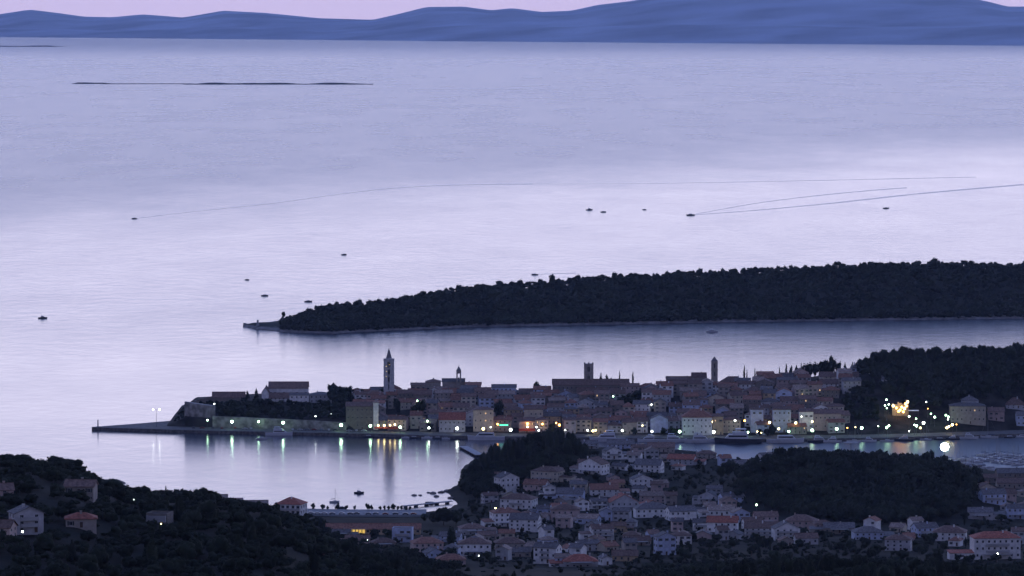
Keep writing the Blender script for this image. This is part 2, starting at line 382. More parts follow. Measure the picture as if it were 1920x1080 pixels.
# ------------------------------------------------------------------ mesh collector
class MB:
    def __init__(s): s.V = []; s.F = []; s.M = []
    def box(s, x0, x1, y0, y1, z0, z1, m=0, bottom=True):
        b = len(s.V)
        s.V += [(x, y, z) for z in (z0, z1) for y in (y0, y1) for x in (x0, x1)]
        f = [(4, 5, 7, 6), (0, 1, 5, 4), (2, 6, 7, 3), (0, 4, 6, 2), (1, 3, 7, 5)] + ([(0, 2, 3, 1)] if bottom else [])
        s.F += [tuple(b + i for i in q) for q in f]; s.M += [m] * len(f); return s
    def poly(s, pts, faces, m=0):
        b = len(s.V); s.V += list(pts); s.F += [tuple(b + i for i in q) for q in faces]; s.M += [m] * len(faces); return s
    def tube(s, p, q, r0, r1=None, n=6, m=0, cap=True):
        r1 = r0 if r1 is None else r1; p = Vector(p); q = Vector(q); a = (q - p).normalized()
        u = a.orthogonal().normalized(); v = a.cross(u); b = len(s.V)
        for c, r in ((p, r0), (q, r1)):
            for i in range(n):
                t = 2 * math.pi * i / n; s.V.append(tuple(c + (u * math.cos(t) + v * math.sin(t)) * r))
        for i in range(n): s.F.append((b + i, b + (i + 1) % n, b + n + (i + 1) % n, b + n + i)); s.M.append(m)
        if cap: s.F += [tuple(b + n + i for i in range(n)), tuple(b + i for i in reversed(range(n)))]; s.M += [m, m]
        return s
    def prism(s, outline, z0, z1, m=0):
        n = len(outline); b = len(s.V)
        s.V += [(x, y, z0) for x, y in outline] + [(x, y, z1) for x, y in outline]
        for i in range(n): s.F.append((b + i, b + (i + 1) % n, b + n + (i + 1) % n, b + n + i)); s.M.append(m)
        s.F += [tuple(b + n + i for i in range(n)), tuple(b + i for i in reversed(range(n)))]; s.M += [m, m]; return s
    def mesh(s, name, mats): return mesh_np(name, s.V, s.F, mats, mi=s.M)
    def build(s, name, mats, parent=None, **k): return obj(name, s.mesh(name, mats), parent, **k)
ICO = []
def ico_mesh(sub):
    bm = bmesh.new(); bmesh.ops.create_icosphere(bm, subdivisions=sub, radius=1)
    V = np.array([v.co[:] for v in bm.verts]); F = np.array([[v.index for v in f.verts] for f in bm.faces]); bm.free(); return V, F
ICO1 = ico_mesh(1); ICO2 = ico_mesh(2)

# ------------------------------------------------------------------ trees
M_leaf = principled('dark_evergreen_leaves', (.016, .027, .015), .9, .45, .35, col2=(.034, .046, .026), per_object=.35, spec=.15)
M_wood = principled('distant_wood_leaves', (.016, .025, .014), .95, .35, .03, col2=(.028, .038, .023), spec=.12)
M_bark = principled('bark', (.07, .055, .045), .95, .3, 1.5)
def crown_arrays(rng, kind, leaves, size, sub=1, nl=9):
    """crown of unit radius about: lumpy boughs wrapped in leaf clumps"""
    Vs = []; Fs = []; n0 = 0; lobes = []
    if kind == 'broad':
        for k in range(nl):
            a = rng.uniform(0, 6.28); r = rng.uniform(.1, .62); z = rng.uniform(.45, 1.25)
            lobes.append((r * math.cos(a), r * math.sin(a), z, rng.uniform(.34, .55), rng.uniform(.30, .42)))
        lobes.append((0, 0, .8, .62, .6))
    elif kind == 'pine':
        for k in range(nl):
            a = rng.uniform(0, 6.28); r = rng.uniform(.15, .85)
            lobes.append((r * math.cos(a), r * math.sin(a), rng.uniform(.95, 1.35) - r * .25, rng.uniform(.3, .48), rng.uniform(.16, .3)))
        lobes.append((0, 0, 1.0, .6, .3))
    elif kind == 'cypress':
        for k in range(9):
            z = .2 + k * .34; rr = .36 * math.sin(math.pi * min(1, (k + 1.4) / 10.6)) + .05
            lobes.append((rng.uniform(-.05, .05), rng.uniform(-.05, .05), z, rr, .36))
    else:      # conifer, ragged cone
        for k in range(11):
            a = rng.uniform(0, 6.28); z = rng.uniform(.2, 1.9); r = .5 * (1 - z / 2.2)
            lobes.append((r * math.cos(a), r * math.sin(a), z, .3 * (1.25 - z / 2.2), .26))
        lobes.append((0, 0, .9, .42, .95))
    IV, IF = (ICO1, ICO2)[sub - 1]
    for (x, y, z, rx, rz) in lobes:
        v = IV * (1 + rng.uniform(-.16, .16, (len(IV), 1))) * np.array([rx, rx, rz]) * .93 + np.array([x, y, z])
        Vs.append(v); Fs.append(IF + n0); n0 += len(IV)
    LV = []
    w = np.array([l[3] * l[4] for l in lobes]); w /= w.sum()
    pick = rng.choice(len(lobes), leaves, p=w)
    d = rng.normal(size=(leaves, 3)); d[:, 2] += .25; d /= np.linalg.norm(d, axis=1)[:, None]
    L = np.array(lobes)[pick]
    c = L[:, :3] + d * np.stack([L[:, 3], L[:, 3], L[:, 4]], 1) * rng.uniform(.88, 1.16, (leaves, 1))
    t = rng.normal(size=(leaves, 3)); u = np.cross(d, t); u /= np.linalg.norm(u, axis=1)[:, None] + 1e-9
    nn = d + rng.normal(size=(leaves, 3)) * .5; v = np.cross(nn, u); v /= np.linalg.norm(v, axis=1)[:, None] + 1e-9
    sz = size * rng.uniform(.6, 1.3, (leaves, 1))
    A = c - u * sz - v * sz * .6; B = c + u * sz - v * sz * .3; C = c + v * sz
    T = np.stack([A, B, C], 1).reshape(-1, 3); TF = np.arange(leaves * 3).reshape(-1, 3) + n0
    return np.concatenate(Vs + [T]), np.concatenate(Fs + [TF])
def tree_kind(kind, seed, leaves, size, sub, trunk=True):
    rng = np.random.default_rng(seed); V, F = crown_arrays(rng, kind, leaves, size, sub)
    cm = tri_mesh('crown', V, F, M_leaf)
    m = MB()
    tr = {'broad': .75, 'pine': 1.05, 'cypress': .5, 'conifer': .8}[kind]
    m.tube((0, 0, -.35), (.02, .01, tr * .6), .075, .055); m.tube((.02, .01, tr * .6), (.0, .03, tr), .055, .03)
    if kind in ('broad', 'pine'):
        for k in range(4):
            a = k * 1.6 + seed; m.tube((.01, .01, tr * .5), (.4 * math.cos(a), .4 * math.sin(a), tr * .95), .035, .012, 5)
    return cm, m.mesh('trunk', [M_bark])
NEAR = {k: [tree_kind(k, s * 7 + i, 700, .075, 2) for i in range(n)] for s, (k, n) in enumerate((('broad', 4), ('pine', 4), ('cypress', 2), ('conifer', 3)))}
FAR = {k: [tree_kind(k, 50 + s * 7 + i, 260, .11, 1) for i in range(n)] for s, (k, n) in enumerate((('broad', 4), ('pine', 3), ('cypress', 2), ('conifer', 2)))}
TREE_N = [0]
def tree(kind, loc, r, label, group=None, lib=None, zs=1.0, name=None):
    lib = lib or NEAR; cm, tm = random.choice(lib[kind])
    nm = name or {'broad': 'broadleaf_tree', 'pine': 'pine_tree', 'cypress': 'cypress_tree', 'conifer': 'conifer_tree'}[kind]
    t = empty(nm, loc, random.uniform(0, 6.28)); t.scale = (r, r, r * zs)
    tag(t, label, 'tree', group)
    obj('crown', cm, t); obj('trunk', tm, t); TREE_N[0] += 1
    return t
def wood(name, pts, label, leaves=26, seed=3, kinds=('broad', 'pine'), mat=None, nl=9):
    """a wood read as one mass: pts = (location, radius, vertical stretch)"""
    rng = np.random.default_rng(seed)
    T = [crown_arrays(rng, kinds[i % len(kinds)], leaves, .17, 1, nl) for i in range(6)]
    # lighter crowns: few boughs only
    Vs = []; Fs = []; n0 = 0
    for loc, r, zs in pts:
        V, F = T[rng.integers(len(T))]; a = rng.uniform(0, 6.28); c, s = math.cos(a), math.sin(a)
        q = np.stack([V[:, 0] * c - V[:, 1] * s, V[:, 0] * s + V[:, 1] * c, V[:, 2] * zs], 1) * r + np.array(loc)
        Vs.append(q); Fs.append(F + n0); n0 += len(V)
    me = tri_mesh(name, np.concatenate(Vs), np.concatenate(Fs), mat or M_wood)
    tag(obj(name, me), label, None, None, 'stuff')

# wood on the peninsula across the channel
def peninsula_wood():
    pts = []; px = 528.0
    rng = random.Random(5)
    for _ in range(6600):
        px = rng.uniform(524, 2050); Yf = QF(px); D = fr_depth(px) * .55
        d = rng.uniform(4, D + 22) if rng.random() < .8 else rng.uniform(5, 40)
        if px < 700: d = max(d, 5 + (700 - px) * .03)
        x = XA(px, Yf) ; y = Yf + d
        h = fr_h(px, d, x, y)
        r = rng.uniform(2.4, 5.2) * (1.25 if rng.random() < .04 else 1)
        if px < 560: r *= .75
        pts.append(((x, y, h - drop(x, y) - 2.2 + 2.0 * rng.random()), r, rng.uniform(.85, 1.35)))
    wood('peninsula_wood', pts, 'dense dark evergreen wood covering the peninsula beyond the channel', 26, nl=5)
def QF(px): return P(px, interp(fr_shore, px)).y
peninsula_wood()

# ------------------------------------------------------------------ houses
def plaster(name, c): return principled(name, c, .9, .14, .5, per_object=.12, bump=.15, bscale=3)
WALL = {'white': plaster('white_plaster', (.80, .79, .77)), 'cream': plaster('cream_plaster', (.56, .50, .40)), 'pale grey': plaster('grey_plaster', (.46, .46, .47)),
        'pale blue': plaster('pale_blue_plaster', (.50, .56, .70)), 'stone': plaster('rubble_stone', (.36, .32, .28)), 'ochre': plaster('ochre_plaster', (.50, .38, .24)),
        'pinkish': plaster('pink_plaster', (.50, .39, .36)), 'dark stone': plaster('weathered_stone', (.22, .195, .17))}
def tiles(name, c):
    m = principled(name, c, .9, .35, .9, per_object=.2, bump=.25, bscale=4); return m
ROOF = {'terracotta': tiles('terracotta_tiles', (.27, .135, .095)), 'brown': tiles('brown_tiles', (.19, .125, .10)), 'red': tiles('red_tiles', (.34, .12, .08)),
        'grey': tiles('grey_tiles', (.15, .14, .14)), 'pale': tiles('bleached_tiles', (.30, .23, .19))}
M_frame = principled('window_frame_paint', (.34, .34, .34), .6, .1)
M_shut = principled('dark_shutters', (.05, .06, .055), .7, .2, per_object=.4)
M_glass = principled('dark_window_glass', (.015, .018, .022), .12, .1, spec=.5)
M_lit = glow('lit_window', (1.0, .66, .34), .9)
M_door = principled('wood_door', (.09, .055, .035), .6, .2)
M_concrete = principled('balcony_concrete', (.40, .40, .40), .85, .15)
def window_mesh(lit=False, shutters=True):
    """unit window, 1 wide and 1 high, in the plane y=0 looking to -y: frame, recessed pane, mullion, shutters folded back"""
    m = MB(); f = .09
    m.box(-.5, .5, -.10, .02, -.5, -.5 + f, 0); m.box(-.5, .5, -.07, .02, .5 - f, .5, 0)
    m.box(-.5, -.5 + f, -.07, .02, -.5 + f, .5 - f, 0); m.box(.5 - f, .5, -.07, .02, -.5 + f, .5 - f, 0)
    m.box(-.03, .03, -.06, .02, -.5 + f, .5 - f, 0)
    m.box(-.5 + f, .5 - f, -.03, .02, -.5 + f, .5 - f, 1)
    if shutters: m.box(-.95, -.53, -.06, .02, -.5, .5, 2); m.box(.53, .95, -.06, .02, -.5, .5, 2)
    return m.mesh('window', [M_frame, M_lit if lit else M_glass, M_shut])
WM = {(l, s): window_mesh(l, s) for l in (False, True) for s in (False, True)}
dm = MB(); dm.box(-.5, .5, -.08, .02, -.5, .5, 0); dm.box(-.42, .42, -.11, -.08, -.45, .42, 1); DOOR = dm.mesh('door', [M_frame, M_door])
bm_ = MB(); bm_.box(-.5, .5, -1.3, 0, -.12, .06, 0); bm_.box(-.5, .5, -1.3, -1.18, .06, 1.0, 0); bm_.box(-.5, -.47, -1.18, 0, .06, 1.0, 0); bm_.box(.47, .5, -1.18, 0, .06, 1.0, 0)
BALC = bm_.mesh('balcony', [M_concrete])
def walls_mesh(w, d, h, roof, rh, under=5.0):
    x, y = w / 2, d / 2
    m = MB(); m.box(-x, x, -y, y, -under, h)
    if roof == 'gable': m.poly([(-x, -y, h), (-x, y, h), (-x, 0, h + rh), (x, -y, h), (x, y, h), (x, 0, h + rh)], [(0, 2, 1), (3, 4, 5), (0, 3, 5, 2), (1, 2, 5, 4)])
    elif roof == 'front': m.poly([(-x, -y, h), (x, -y, h), (0, -y, h + rh), (-x, y, h), (x, y, h), (0, y, h + rh)], [(0, 1, 2), (3, 5, 4), (0, 2, 5, 3), (1, 4, 5, 2)])
    elif roof == 'flat': m.box(-x, x, -y, -y + .25, h, h + .7); m.box(-x, x, y - .25, y, h, h + .7); m.box(-x, -x + .25, -y + .25, y - .25, h, h + .7); m.box(x - .25, x, -y + .25, y - .25, h, h + .7)
    return m
def roof_mesh(w, d, h, roof, rh, oh=.45, th=.22):
    m = MB(); x, y = w / 2 + oh, d / 2 + oh
    if roof in ('gable', 'front'):
        if roof == 'front': x, y = y, x
        sl = rh / (y - oh); z0 = h - oh * sl + .04; zr = h + rh + .04
        pts = [(-x, -y, z0), (x, -y, z0), (x, 0, zr), (-x, 0, zr), (x, y, z0), (-x, y, z0)]
        up = [(a, b, c + th) for a, b, c in pts]
        if roof == 'front': pts = [(b, -a, c) for a, b, c in pts]; up = [(b, -a, c) for a, b, c in up]
        m.poly(pts + up, [(6, 7, 8, 9), (9, 8, 10, 11), (3, 2, 1, 0), (5, 4, 2, 3), (0, 1, 7, 6), (4, 5, 11, 10), (1, 2, 8, 7), (2, 4, 10, 8), (3, 0, 6, 9), (5, 3, 9, 11)])
        # ridge tiles
        r = [(-x, 0, zr + th), (x, 0, zr + th)]
        if roof == 'front': r = [(b, -a, c) for a, b, c in r]
        m.tube(r[0], r[1], .16, n=5)
    elif roof == 'hip':
        k = min(x, y) * .96; rx, ry = max(.05, x - k), max(.05, y - k); z0 = h + .03; zr = h + rh + .03
        pts = [(-x, -y, z0), (x, -y, z0), (x, y, z0), (-x, y, z0), (-x, -y, z0 + th), (x, -y, z0 + th), (x, y, z0 + th), (-x, y, z0 + th), (-rx, -ry, zr + th), (rx, -ry, zr + th), (rx, ry, zr + th), (-rx, ry, zr + th)]
        m.poly(pts, [(3, 2, 1, 0), (0, 1, 5, 4), (1, 2, 6, 5), (2, 3, 7, 6), (3, 0, 4, 7), (4, 5, 9, 8), (5, 6, 10, 9), (6, 7, 11, 10), (7, 4, 8, 11), (8, 9, 10, 11)])
    else: m.box(-w / 2 + .26, w / 2 - .26, -d / 2 + .26, d / 2 - .26, h - .02, h + .12)
    return m
ALLH = []
def house(loc, rz, w, d, h, roof, rh, wall, roofc, storeys, label=None, group=None, cat='house', name=None, lit=0.0, win=True, side=0, balcony=0, chim=True, under=5.0, shut=True, ww=1.0, wh=1.35, annex=False):
    t = empty(name or 'house', loc, rz)
    tag(t, label, cat, group)
    wl = walls_mesh(w, d, h, roof, rh, under).build('walls', [WALL[wall]], t)
    rf = roof_mesh(w, d, h, roof, rh).build('roof', [ROOF[roofc]], t)
    rng = random.Random(int(loc[0] * 13 + loc[1] * 7))
    if chim and roof != 'flat':
        cx = rng.uniform(-.3, .3) * w; cy = .12 * d * rng.choice((-1, 1)); top = h + rh + .7
        c = MB().box(cx - .35, cx + .35, cy - .3, cy + .3, h + .2, top).box(cx - .45, cx + .45, cy - .4, cy + .4, top, top + .15)
        c.build('chimney', [WALL[wall]], rf)
    if win:
        n = max(1, int(w / 3.1)); sh = h / storeys
        def put(p, rot, ww_, wh_):
            mesh = WM[(rng.random() < lit, shut and n <= 3 and sh > 2.4)]
            o = obj('window', mesh, t, p, rot, (ww_, 1, wh_))
        for r in range(storeys):
            z = sh * (r + .55)
            for k in range(n):
                x = (k + .5) / n * w - w / 2 + rng.uniform(-.12, .12)
                if r == 0 and k == n // 2: obj('door', DOOR, t, (x, -d / 2, 1.05), 0, (1.1, 1, 2.1)); continue
                if rng.random() < .1: continue
                put((x, -d / 2, z), 0, ww * rng.uniform(.9, 1.1), min(wh, sh * .55))
            if side:
                m_ = max(1, int(d / 3.6))
                for k in range(m_):
                    y = (k + .5) / m_ * d - d / 2
                    put((side * w / 2, y, z), side * math.pi / 2, ww, min(wh, sh * .55))
        if balcony:
            for r in range(1, storeys): obj('balcony', BALC, t, (0, -d / 2, sh * r), 0, (w * balcony, 1, 1))
    if annex:
        s = rng.choice((-1, 1)); aw = w * rng.uniform(.35, .55); ad = d * rng.uniform(.55, .8); ah = min(h * .6, 3.2)
        am = MB(); am.box(-aw / 2, aw / 2, -ad / 2, ad / 2, -5, ah); q = am.build('annexe', [WALL[wall]], t, loc=(s * (w / 2 + aw / 2 - .02), rng.uniform(-.2, .1) * d, 0))
        MB().poly([(-aw / 2 - .3, -ad / 2 - .3, ah), (aw / 2 + .3, -ad / 2 - .3, ah), (aw / 2 + .3, ad / 2 + .3, ah + .9), (-aw / 2 - .3, ad / 2 + .3, ah + .9), (-aw / 2 - .3, -ad / 2 - .3, ah + .22), (aw / 2 + .3, -ad / 2 - .3, ah + .22), (aw / 2 + .3, ad / 2 + .3, ah + 1.12), (-aw / 2 - .3, ad / 2 + .3, ah + 1.12)],
                  [(3, 2, 1, 0), (4, 5, 6, 7), (0, 1, 5, 4), (1, 2, 6, 5), (2, 3, 7, 6), (3, 0, 4, 7)]).build('roof', [ROOF[roofc]], q)
        obj('window', WM[(False, True)], q, (0, -ad / 2, ah * .55), 0, (1.2, 1, 1.2))
        if rng.random() < .6:
            MB().box(-w * .3, w * .3, -d / 2 - 3.2, -d / 2 - .02, 2.55, 2.7).box(-w * .3, -w * .3 + .2, -d / 2 - 3.1, -d / 2 - 2.9, -3, 2.55).box(w * .3 - .2, w * .3, -d / 2 - 3.1, -d / 2 - 2.9, -3, 2.55).build('porch', [M_concrete], t)
    ALLH.append((loc[0], loc[1], max(w, d) * .5))
    return t
ORD = ['first', 'second', 'third', 'fourth', 'fifth', 'sixth', 'seventh', 'eighth', 'ninth', 'tenth', 'eleventh', 'twelfth', 'thirteenth', 'fourteenth', 'fifteenth', 'sixteenth', 'seventeenth', 'eighteenth', 'nineteenth', 'twentieth', 'twenty-first', 'twenty-second', 'twenty-third', 'twenty-fourth', 'twenty-fifth', 'twenty-sixth', 'twenty-seventh', 'twenty-eighth', 'twenty-ninth', 'thirtieth']
ORD += ['thirty-' + o for o in ORD[:9]] + ['fortieth'] + ['forty-' + o for o in ORD[:9]] + ['fiftieth'] + ['fifty-' + o for o in ORD[:9]] + ['sixtieth'] + ['sixty-' + o for o in ORD[:9]]
RN = {'hip': 'hipped', 'gable': 'gabled', 'front': 'gable-fronted', 'flat': 'flat-roofed'}
ST = {1: 'single-storey', 2: 'two-storey', 3: 'three-storey', 4: 'four-storey', 5: 'five-storey'}

# ---- named buildings of the old town, set out by bearing
TOWNX = []   # occupied (x0, x1, d0, d1) for the filler rows
def B(x0, x1, y_eave, y_ridge, dq, depth, roof, wall, roofc, storeys, label, **k):
    xc = (x0 + x1) / 2; Yf = QY(xc) + dq; w = (x1 - x0) * Yf / FPX
    base = town_h(xc, dq + depth * .5)
    base = min(town_h(xc, dq), base)
    eave = HZ(xc, y_eave, Yf); ridge = HZ(xc, y_ridge, Yf + (depth / 2 if roof in ('gable', 'hip') else 0 if roof == 'front' else 0))
    h = max(2.5, eave - base); rh = max(.6, ridge - eave)
    x = XA(xc, QY(xc)) * (Yf / QY(xc)); Y = Yf + depth / 2
    TOWNX.append((x0 - 1, x1 + 1, dq - 3, dq + depth + 3))
    return house(W(x, Y, base), k.pop('rz', 0), w, depth, h, roof, rh, wall, roofc, storeys, label, cat=k.pop('cat', 'building'), **k)
B(503, 577, 728, 716, 128, 14, 'gable', 'white', 'brown', 1, 'long convent church block with brown gable roof rising behind white wings', name='convent_church', ww=1.6, wh=1.2, chim=False, shut=False)
B(490, 503, 736, 727, 112, 22, 'front', 'white', 'brown', 2, 'narrow white gabled wing at the seaward end of the convent', name='convent_wing', chim=False)
B(504, 566, 748, 738, 110, 13, 'gable', 'white', 'brown', 2, 'long white convent wing below the raised church roof', name='convent_wing', chim=False)
B(542, 578, 741, 737, 100, 9, 'gable', 'white', 'grey', 2, 'short pale convent annexe projecting towards the dark trees', name='convent_wing', chim=False)
B(580, 621, 741, 735, 108, 14, 'hip', 'pale grey', 'grey', 2, 'pale square convent wing nearest the wooded gap', name='convent_wing', side=1)
B(397, 458, 748, 738, 125, 9, 'gable', 'dark stone', 'brown', 1, 'long low dark stone building left of the convent', name='stone_store', win=False, chim=False, rz=.03)
B(648, 700, 762, 754, 33, 15, 'gable', 'dark stone', 'brown', 3, 'grey waterfront palace beside the slender pale tower', name='palace', lit=.0)
B(699.5, 709, 755, 750, 34, 3.4, 'hip', 'white', 'pale', 4, 'slender pale tower-like facade between the palace and the low brown roofs', name='slender_tower_house', cat='tower', win=False, chim=False)
B(769, 791, 779, 771, 40, 11, 'gable', 'cream', 'terracotta', 2, 'cream lamplit house with dark windows below the great belfry', lit=.25)
B(887, 925, 769, 763, 34, 12, 'hip', 'cream', 'brown', 3, 'cream hotel with rows of lit windows above the moored white yacht', lit=.45, name='small_hotel', shut=False)
B(823, 872, 787, 774, 30, 14, 'gable', 'pale grey', 'red', 2, 'waterfront building under a long low red roof below the small belfry')
B(973, 1003, 790, 783, 33, 10, 'gable', 'pinkish', 'brown', 2, 'pinkish waterfront house behind the red awning and orange lamps', lit=.3)
B(983, 1018, 768, 760, 46, 11, 'gable', 'cream', 'brown', 2, 'tall cream house above the orange lamps on the quay')
B(1058, 1080, 788, 783, 31, 10, 'gable', 'pale grey', 'brown', 2, 'pale green-lit house right of the dark headland tree top')
B(1220, 1253, 786, 778, 36, 10, 'front', 'pale blue', 'grey', 1, 'pale blue gable-fronted hall facing the harbour', name='harbour_hall', win=False, chim=False)
B(1280, 1336, 783, 767, 29, 16, 'hip', 'white', 'terracotta', 3, 'broad white harbour hotel with brown hipped roof and few windows', name='harbour_hotel', side=0)
B(1337, 1357, 781, 776, 31, 10, 'gable', 'ochre', 'brown', 2, 'narrow ochre lamplit house touching the broad white harbour hotel', lit=.3)
B(1409, 1432, 768, 763, 38, 10, 'gable', 'pale blue', 'brown', 3, 'pale blue narrow house, left of two in the harbour row')
B(1450, 1484, 768, 762, 38, 10, 'gable', 'pale blue', 'brown', 3, 'pale blue wide house, right of two in the harbour row', lit=.1)
B(1500, 1526, 772, 766, 40, 10, 'gable', 'white', 'brown', 2, 'white house with shutters above the twin harbour lamps')
B(1527, 1578, 776, 768, 40, 12, 'gable', 'pinkish', 'brown', 2, 'long pinkish building near the gap before the wooded park')
B(1538, 1590, 733, 725, 112, 11, 'gable', 'white', 'brown', 2, 'long white terrace high on the slope with brown roof', shut=False)
B(1538, 1611, 728, 719, 130, 11, 'gable', 'cream', 'brown', 2, 'cream upper terrace just behind the long white one', shut=False)
B(1597, 1622, 691, 681, 150, 11, 'hip', 'pale blue', 'grey', 2, 'pale blue hilltop villa with hipped roof beside the wood')
B(1630, 1662, 703, 692, 140, 12, 'front', 'white', 'grey', 2, 'white gable-fronted villa on the edge of the dark wood')
B(1655, 1672, 734, 727, 110, 9, 'gable', 'white', 'grey', 2, 'small white cottage in the trees above the green lamps')
B(1784, 1850, 762, 755, 46, 14, 'hip', 'stone', 'grey', 2, 'wide grey waterfront villa below the park wood', name='villa', lit=.05)
B(1806, 1836, 752, 742, 62, 12, 'hip', 'pale grey', 'grey', 2, 'raised pale blue middle block of the wide waterfront villa', name='villa_block')
B(1855, 1885, 772, 764, 50, 11, 'gable', 'pinkish', 'brown', 2, 'pinkish house right of the wide grey waterfront villa', lit=.15)
B(1888, 1925, 768, 754, 66, 12, 'hip', 'pale grey', 'brown', 2, 'grey hipped house at the picture edge behind the marina', lit=.1)
B(1908, 1950, 779, 772, 38, 10, 'gable', 'pale blue', 'grey', 2, 'blue grey boathouse at the edge above the right-hand moorings')
B(1036, 1180, 722, 711, 140, 14, 'gable', 'dark stone', 'brown', 2, 'very long church with brown roof running under the square stone tower', name='long_church', cat='church', chim=False, ww=.8, wh=1.8, shut=False)
B(1082, 1140, 738, 727, 118, 11, 'gable', 'pale blue', 'brown', 2, 'bluish monastery wing just below the square tower', name='monastery_wing')
B(1143, 1172, 738, 728, 116, 11, 'gable', 'pale grey', 'brown', 2, 'pale gabled annexe of the monastery right of the square tower', name='monastery_wing')
B(829, 871, 716, 710, 150, 10, 'gable', 'stone', 'grey', 1, 'small stone church with low gable below the arched belfry', name='small_church', cat='church', chim=False)
B(798, 826, 717, 711, 150, 13, 'hip', 'stone', 'brown', 1, 'squat domed-looking hipped building left of the arched belfry')
B(770, 798, 722, 718, 140, 11, 'gable', 'stone', 'brown', 2, 'square stone house on the ridge between the two left belfries')
B(872, 902, 722, 717, 145, 11, 'gable', 'pinkish', 'terracotta', 2, 'pinkish ridge house right of the arched belfry')
B(922, 968, 727, 721, 128, 12, 'gable', 'pale blue', 'grey', 3, 'tall pale blue house on the ridge with a flag-like chimney')
B(995, 1023, 741, 735, 120, 11, 'gable', 'pale grey', 'brown', 2, 'pale house beneath the round dark tree on the ridge')
B(1298, 1325, 708, 699, 148, 12, 'gable', 'stone', 'brown', 2, 'stone gabled house on the skyline left of the slim belfry')
B(1250, 1300, 712, 706, 148, 12, 'gable', 'dark stone', 'brown', 2, 'long dark house on the skyline left of the stone gabled one')
B(1352, 1398, 718, 706, 145, 12, 'hip', 'pale grey', 'brown', 2, 'wide hipped house on the ridge right of the slim belfry')
B(1420, 1452, 703, 697, 150, 12, 'gable', 'stone', 'terracotta', 2, 'brown-roofed long house under the line of small cypresses')
B(1290, 1325, 743, 733, 98, 12, 'gable', 'pale blue', 'brown', 2, 'bright bluish house on the slope below the skyline gable')

# ---- filler rows of the old town
KEEP_OUT = [(395, 645, 30, 104), (730, 762, 62, 95), (770, 800, 60, 80), (921, 945, 55, 92), (1168, 1212, 92, 128), (1600, 1760, 28, 95), (1640, 1790, 28, 300), (1560, 1600, 136, 300), (1040, 1060, 28, 40)]
LAND = [(729, 'the great belfry'), (860, 'the arched belfry'), (1104, 'the square tower'), (1237, 'the blue-gabled hall'), (1340, 'the slim belfry'), (1560, 'the long white terrace')]
rowname = ['first row uphill', 'second row uphill', 'third row uphill', 'fourth row uphill', 'fifth row uphill', 'sixth row uphill', 'row below ridge', 'ridge row']
fill = []
rnd = random.Random(12)
for ri, dq in enumerate([35, 50, 64, 78, 93, 108, 124, 142]):
    px = 655.0 if ri < 6 else 650.0
    while px < (1612 if ri < 7 else 1570):
        w = rnd.uniform(8, 14.5); wp = w / .405
        dd = dq + rnd.uniform(-4.5, 4.5); d = rnd.uniform(8, 11.5)
        x0, x1 = px, px + wp
        bad = any(a + 2 < x1 and b - 2 > x0 and c + 3 < dd + d * .7 and e - 2 > dd + 1 for a, b, c, e in TOWNX + KEEP_OUT)
        if bad: px += 6; continue
        if rnd.random() < .05: px += rnd.uniform(8, 18); continue
        fill.append((x0, x1, ri, dd, d, w)); px = x1 + rnd.choice((0, 0, 1.5, 3, 7))
for (x0, x1, ri, dd, d, w) in fill:
    xc = (x0 + x1) / 2
    side_of = min(LAND, key=lambda l: abs(l[0] - xc))
    right = xc > side_of[0]
    same = sorted([(a + b) / 2 for a, b, r, *_ in fill if r == ri and min(LAND, key=lambda l: abs(l[0] - (a + b) / 2)) is side_of and ((a + b) / 2 > side_of[0]) == right], reverse=not right)
    k = same.index(xc)
    st = rnd.choice((2, 2, 3, 3)) if ri < 6 else rnd.choice((2, 2, 3)); h = st * rnd.uniform(2.5, 3.0)
    if ri == 7: h = rnd.uniform(4.5, 7)
    roof = rnd.choice(('gable', 'gable', 'gable', 'hip', 'front'))
    wall = rnd.choice(['white', 'cream', 'pale grey', 'stone', 'stone', 'pinkish', 'pale blue', 'dark stone', 'pale grey', 'ochre'] if ri < 5 else ['stone', 'dark stone', 'pale grey', 'pale blue', 'stone', 'pinkish', 'white'])
    roofc = rnd.choice(('brown', 'brown', 'terracotta', 'terracotta', 'grey', 'pale'))
    side_w = 'right' if right else 'left'
    lab = f'{wall} {RN[roof]} house, {ORD[k]} {side_w} of {side_of[1]}, {rowname[ri]}'
    Yf = QY(xc); x = XA(xc, Yf); Y = Yf + dd + d / 2
    house(W(x, Y, min(town_h(xc, dd), town_h(xc, dd + d)) + .3), rnd.uniform(-.22, .22), w, d, h, roof, (d if roof != 'front' else w) * rnd.uniform(.19, .27), wall, roofc, st,
          lab, 'old town houses stepping up the slope', lit=.04 if ri < 3 else .015, chim=rnd.random() < .6)

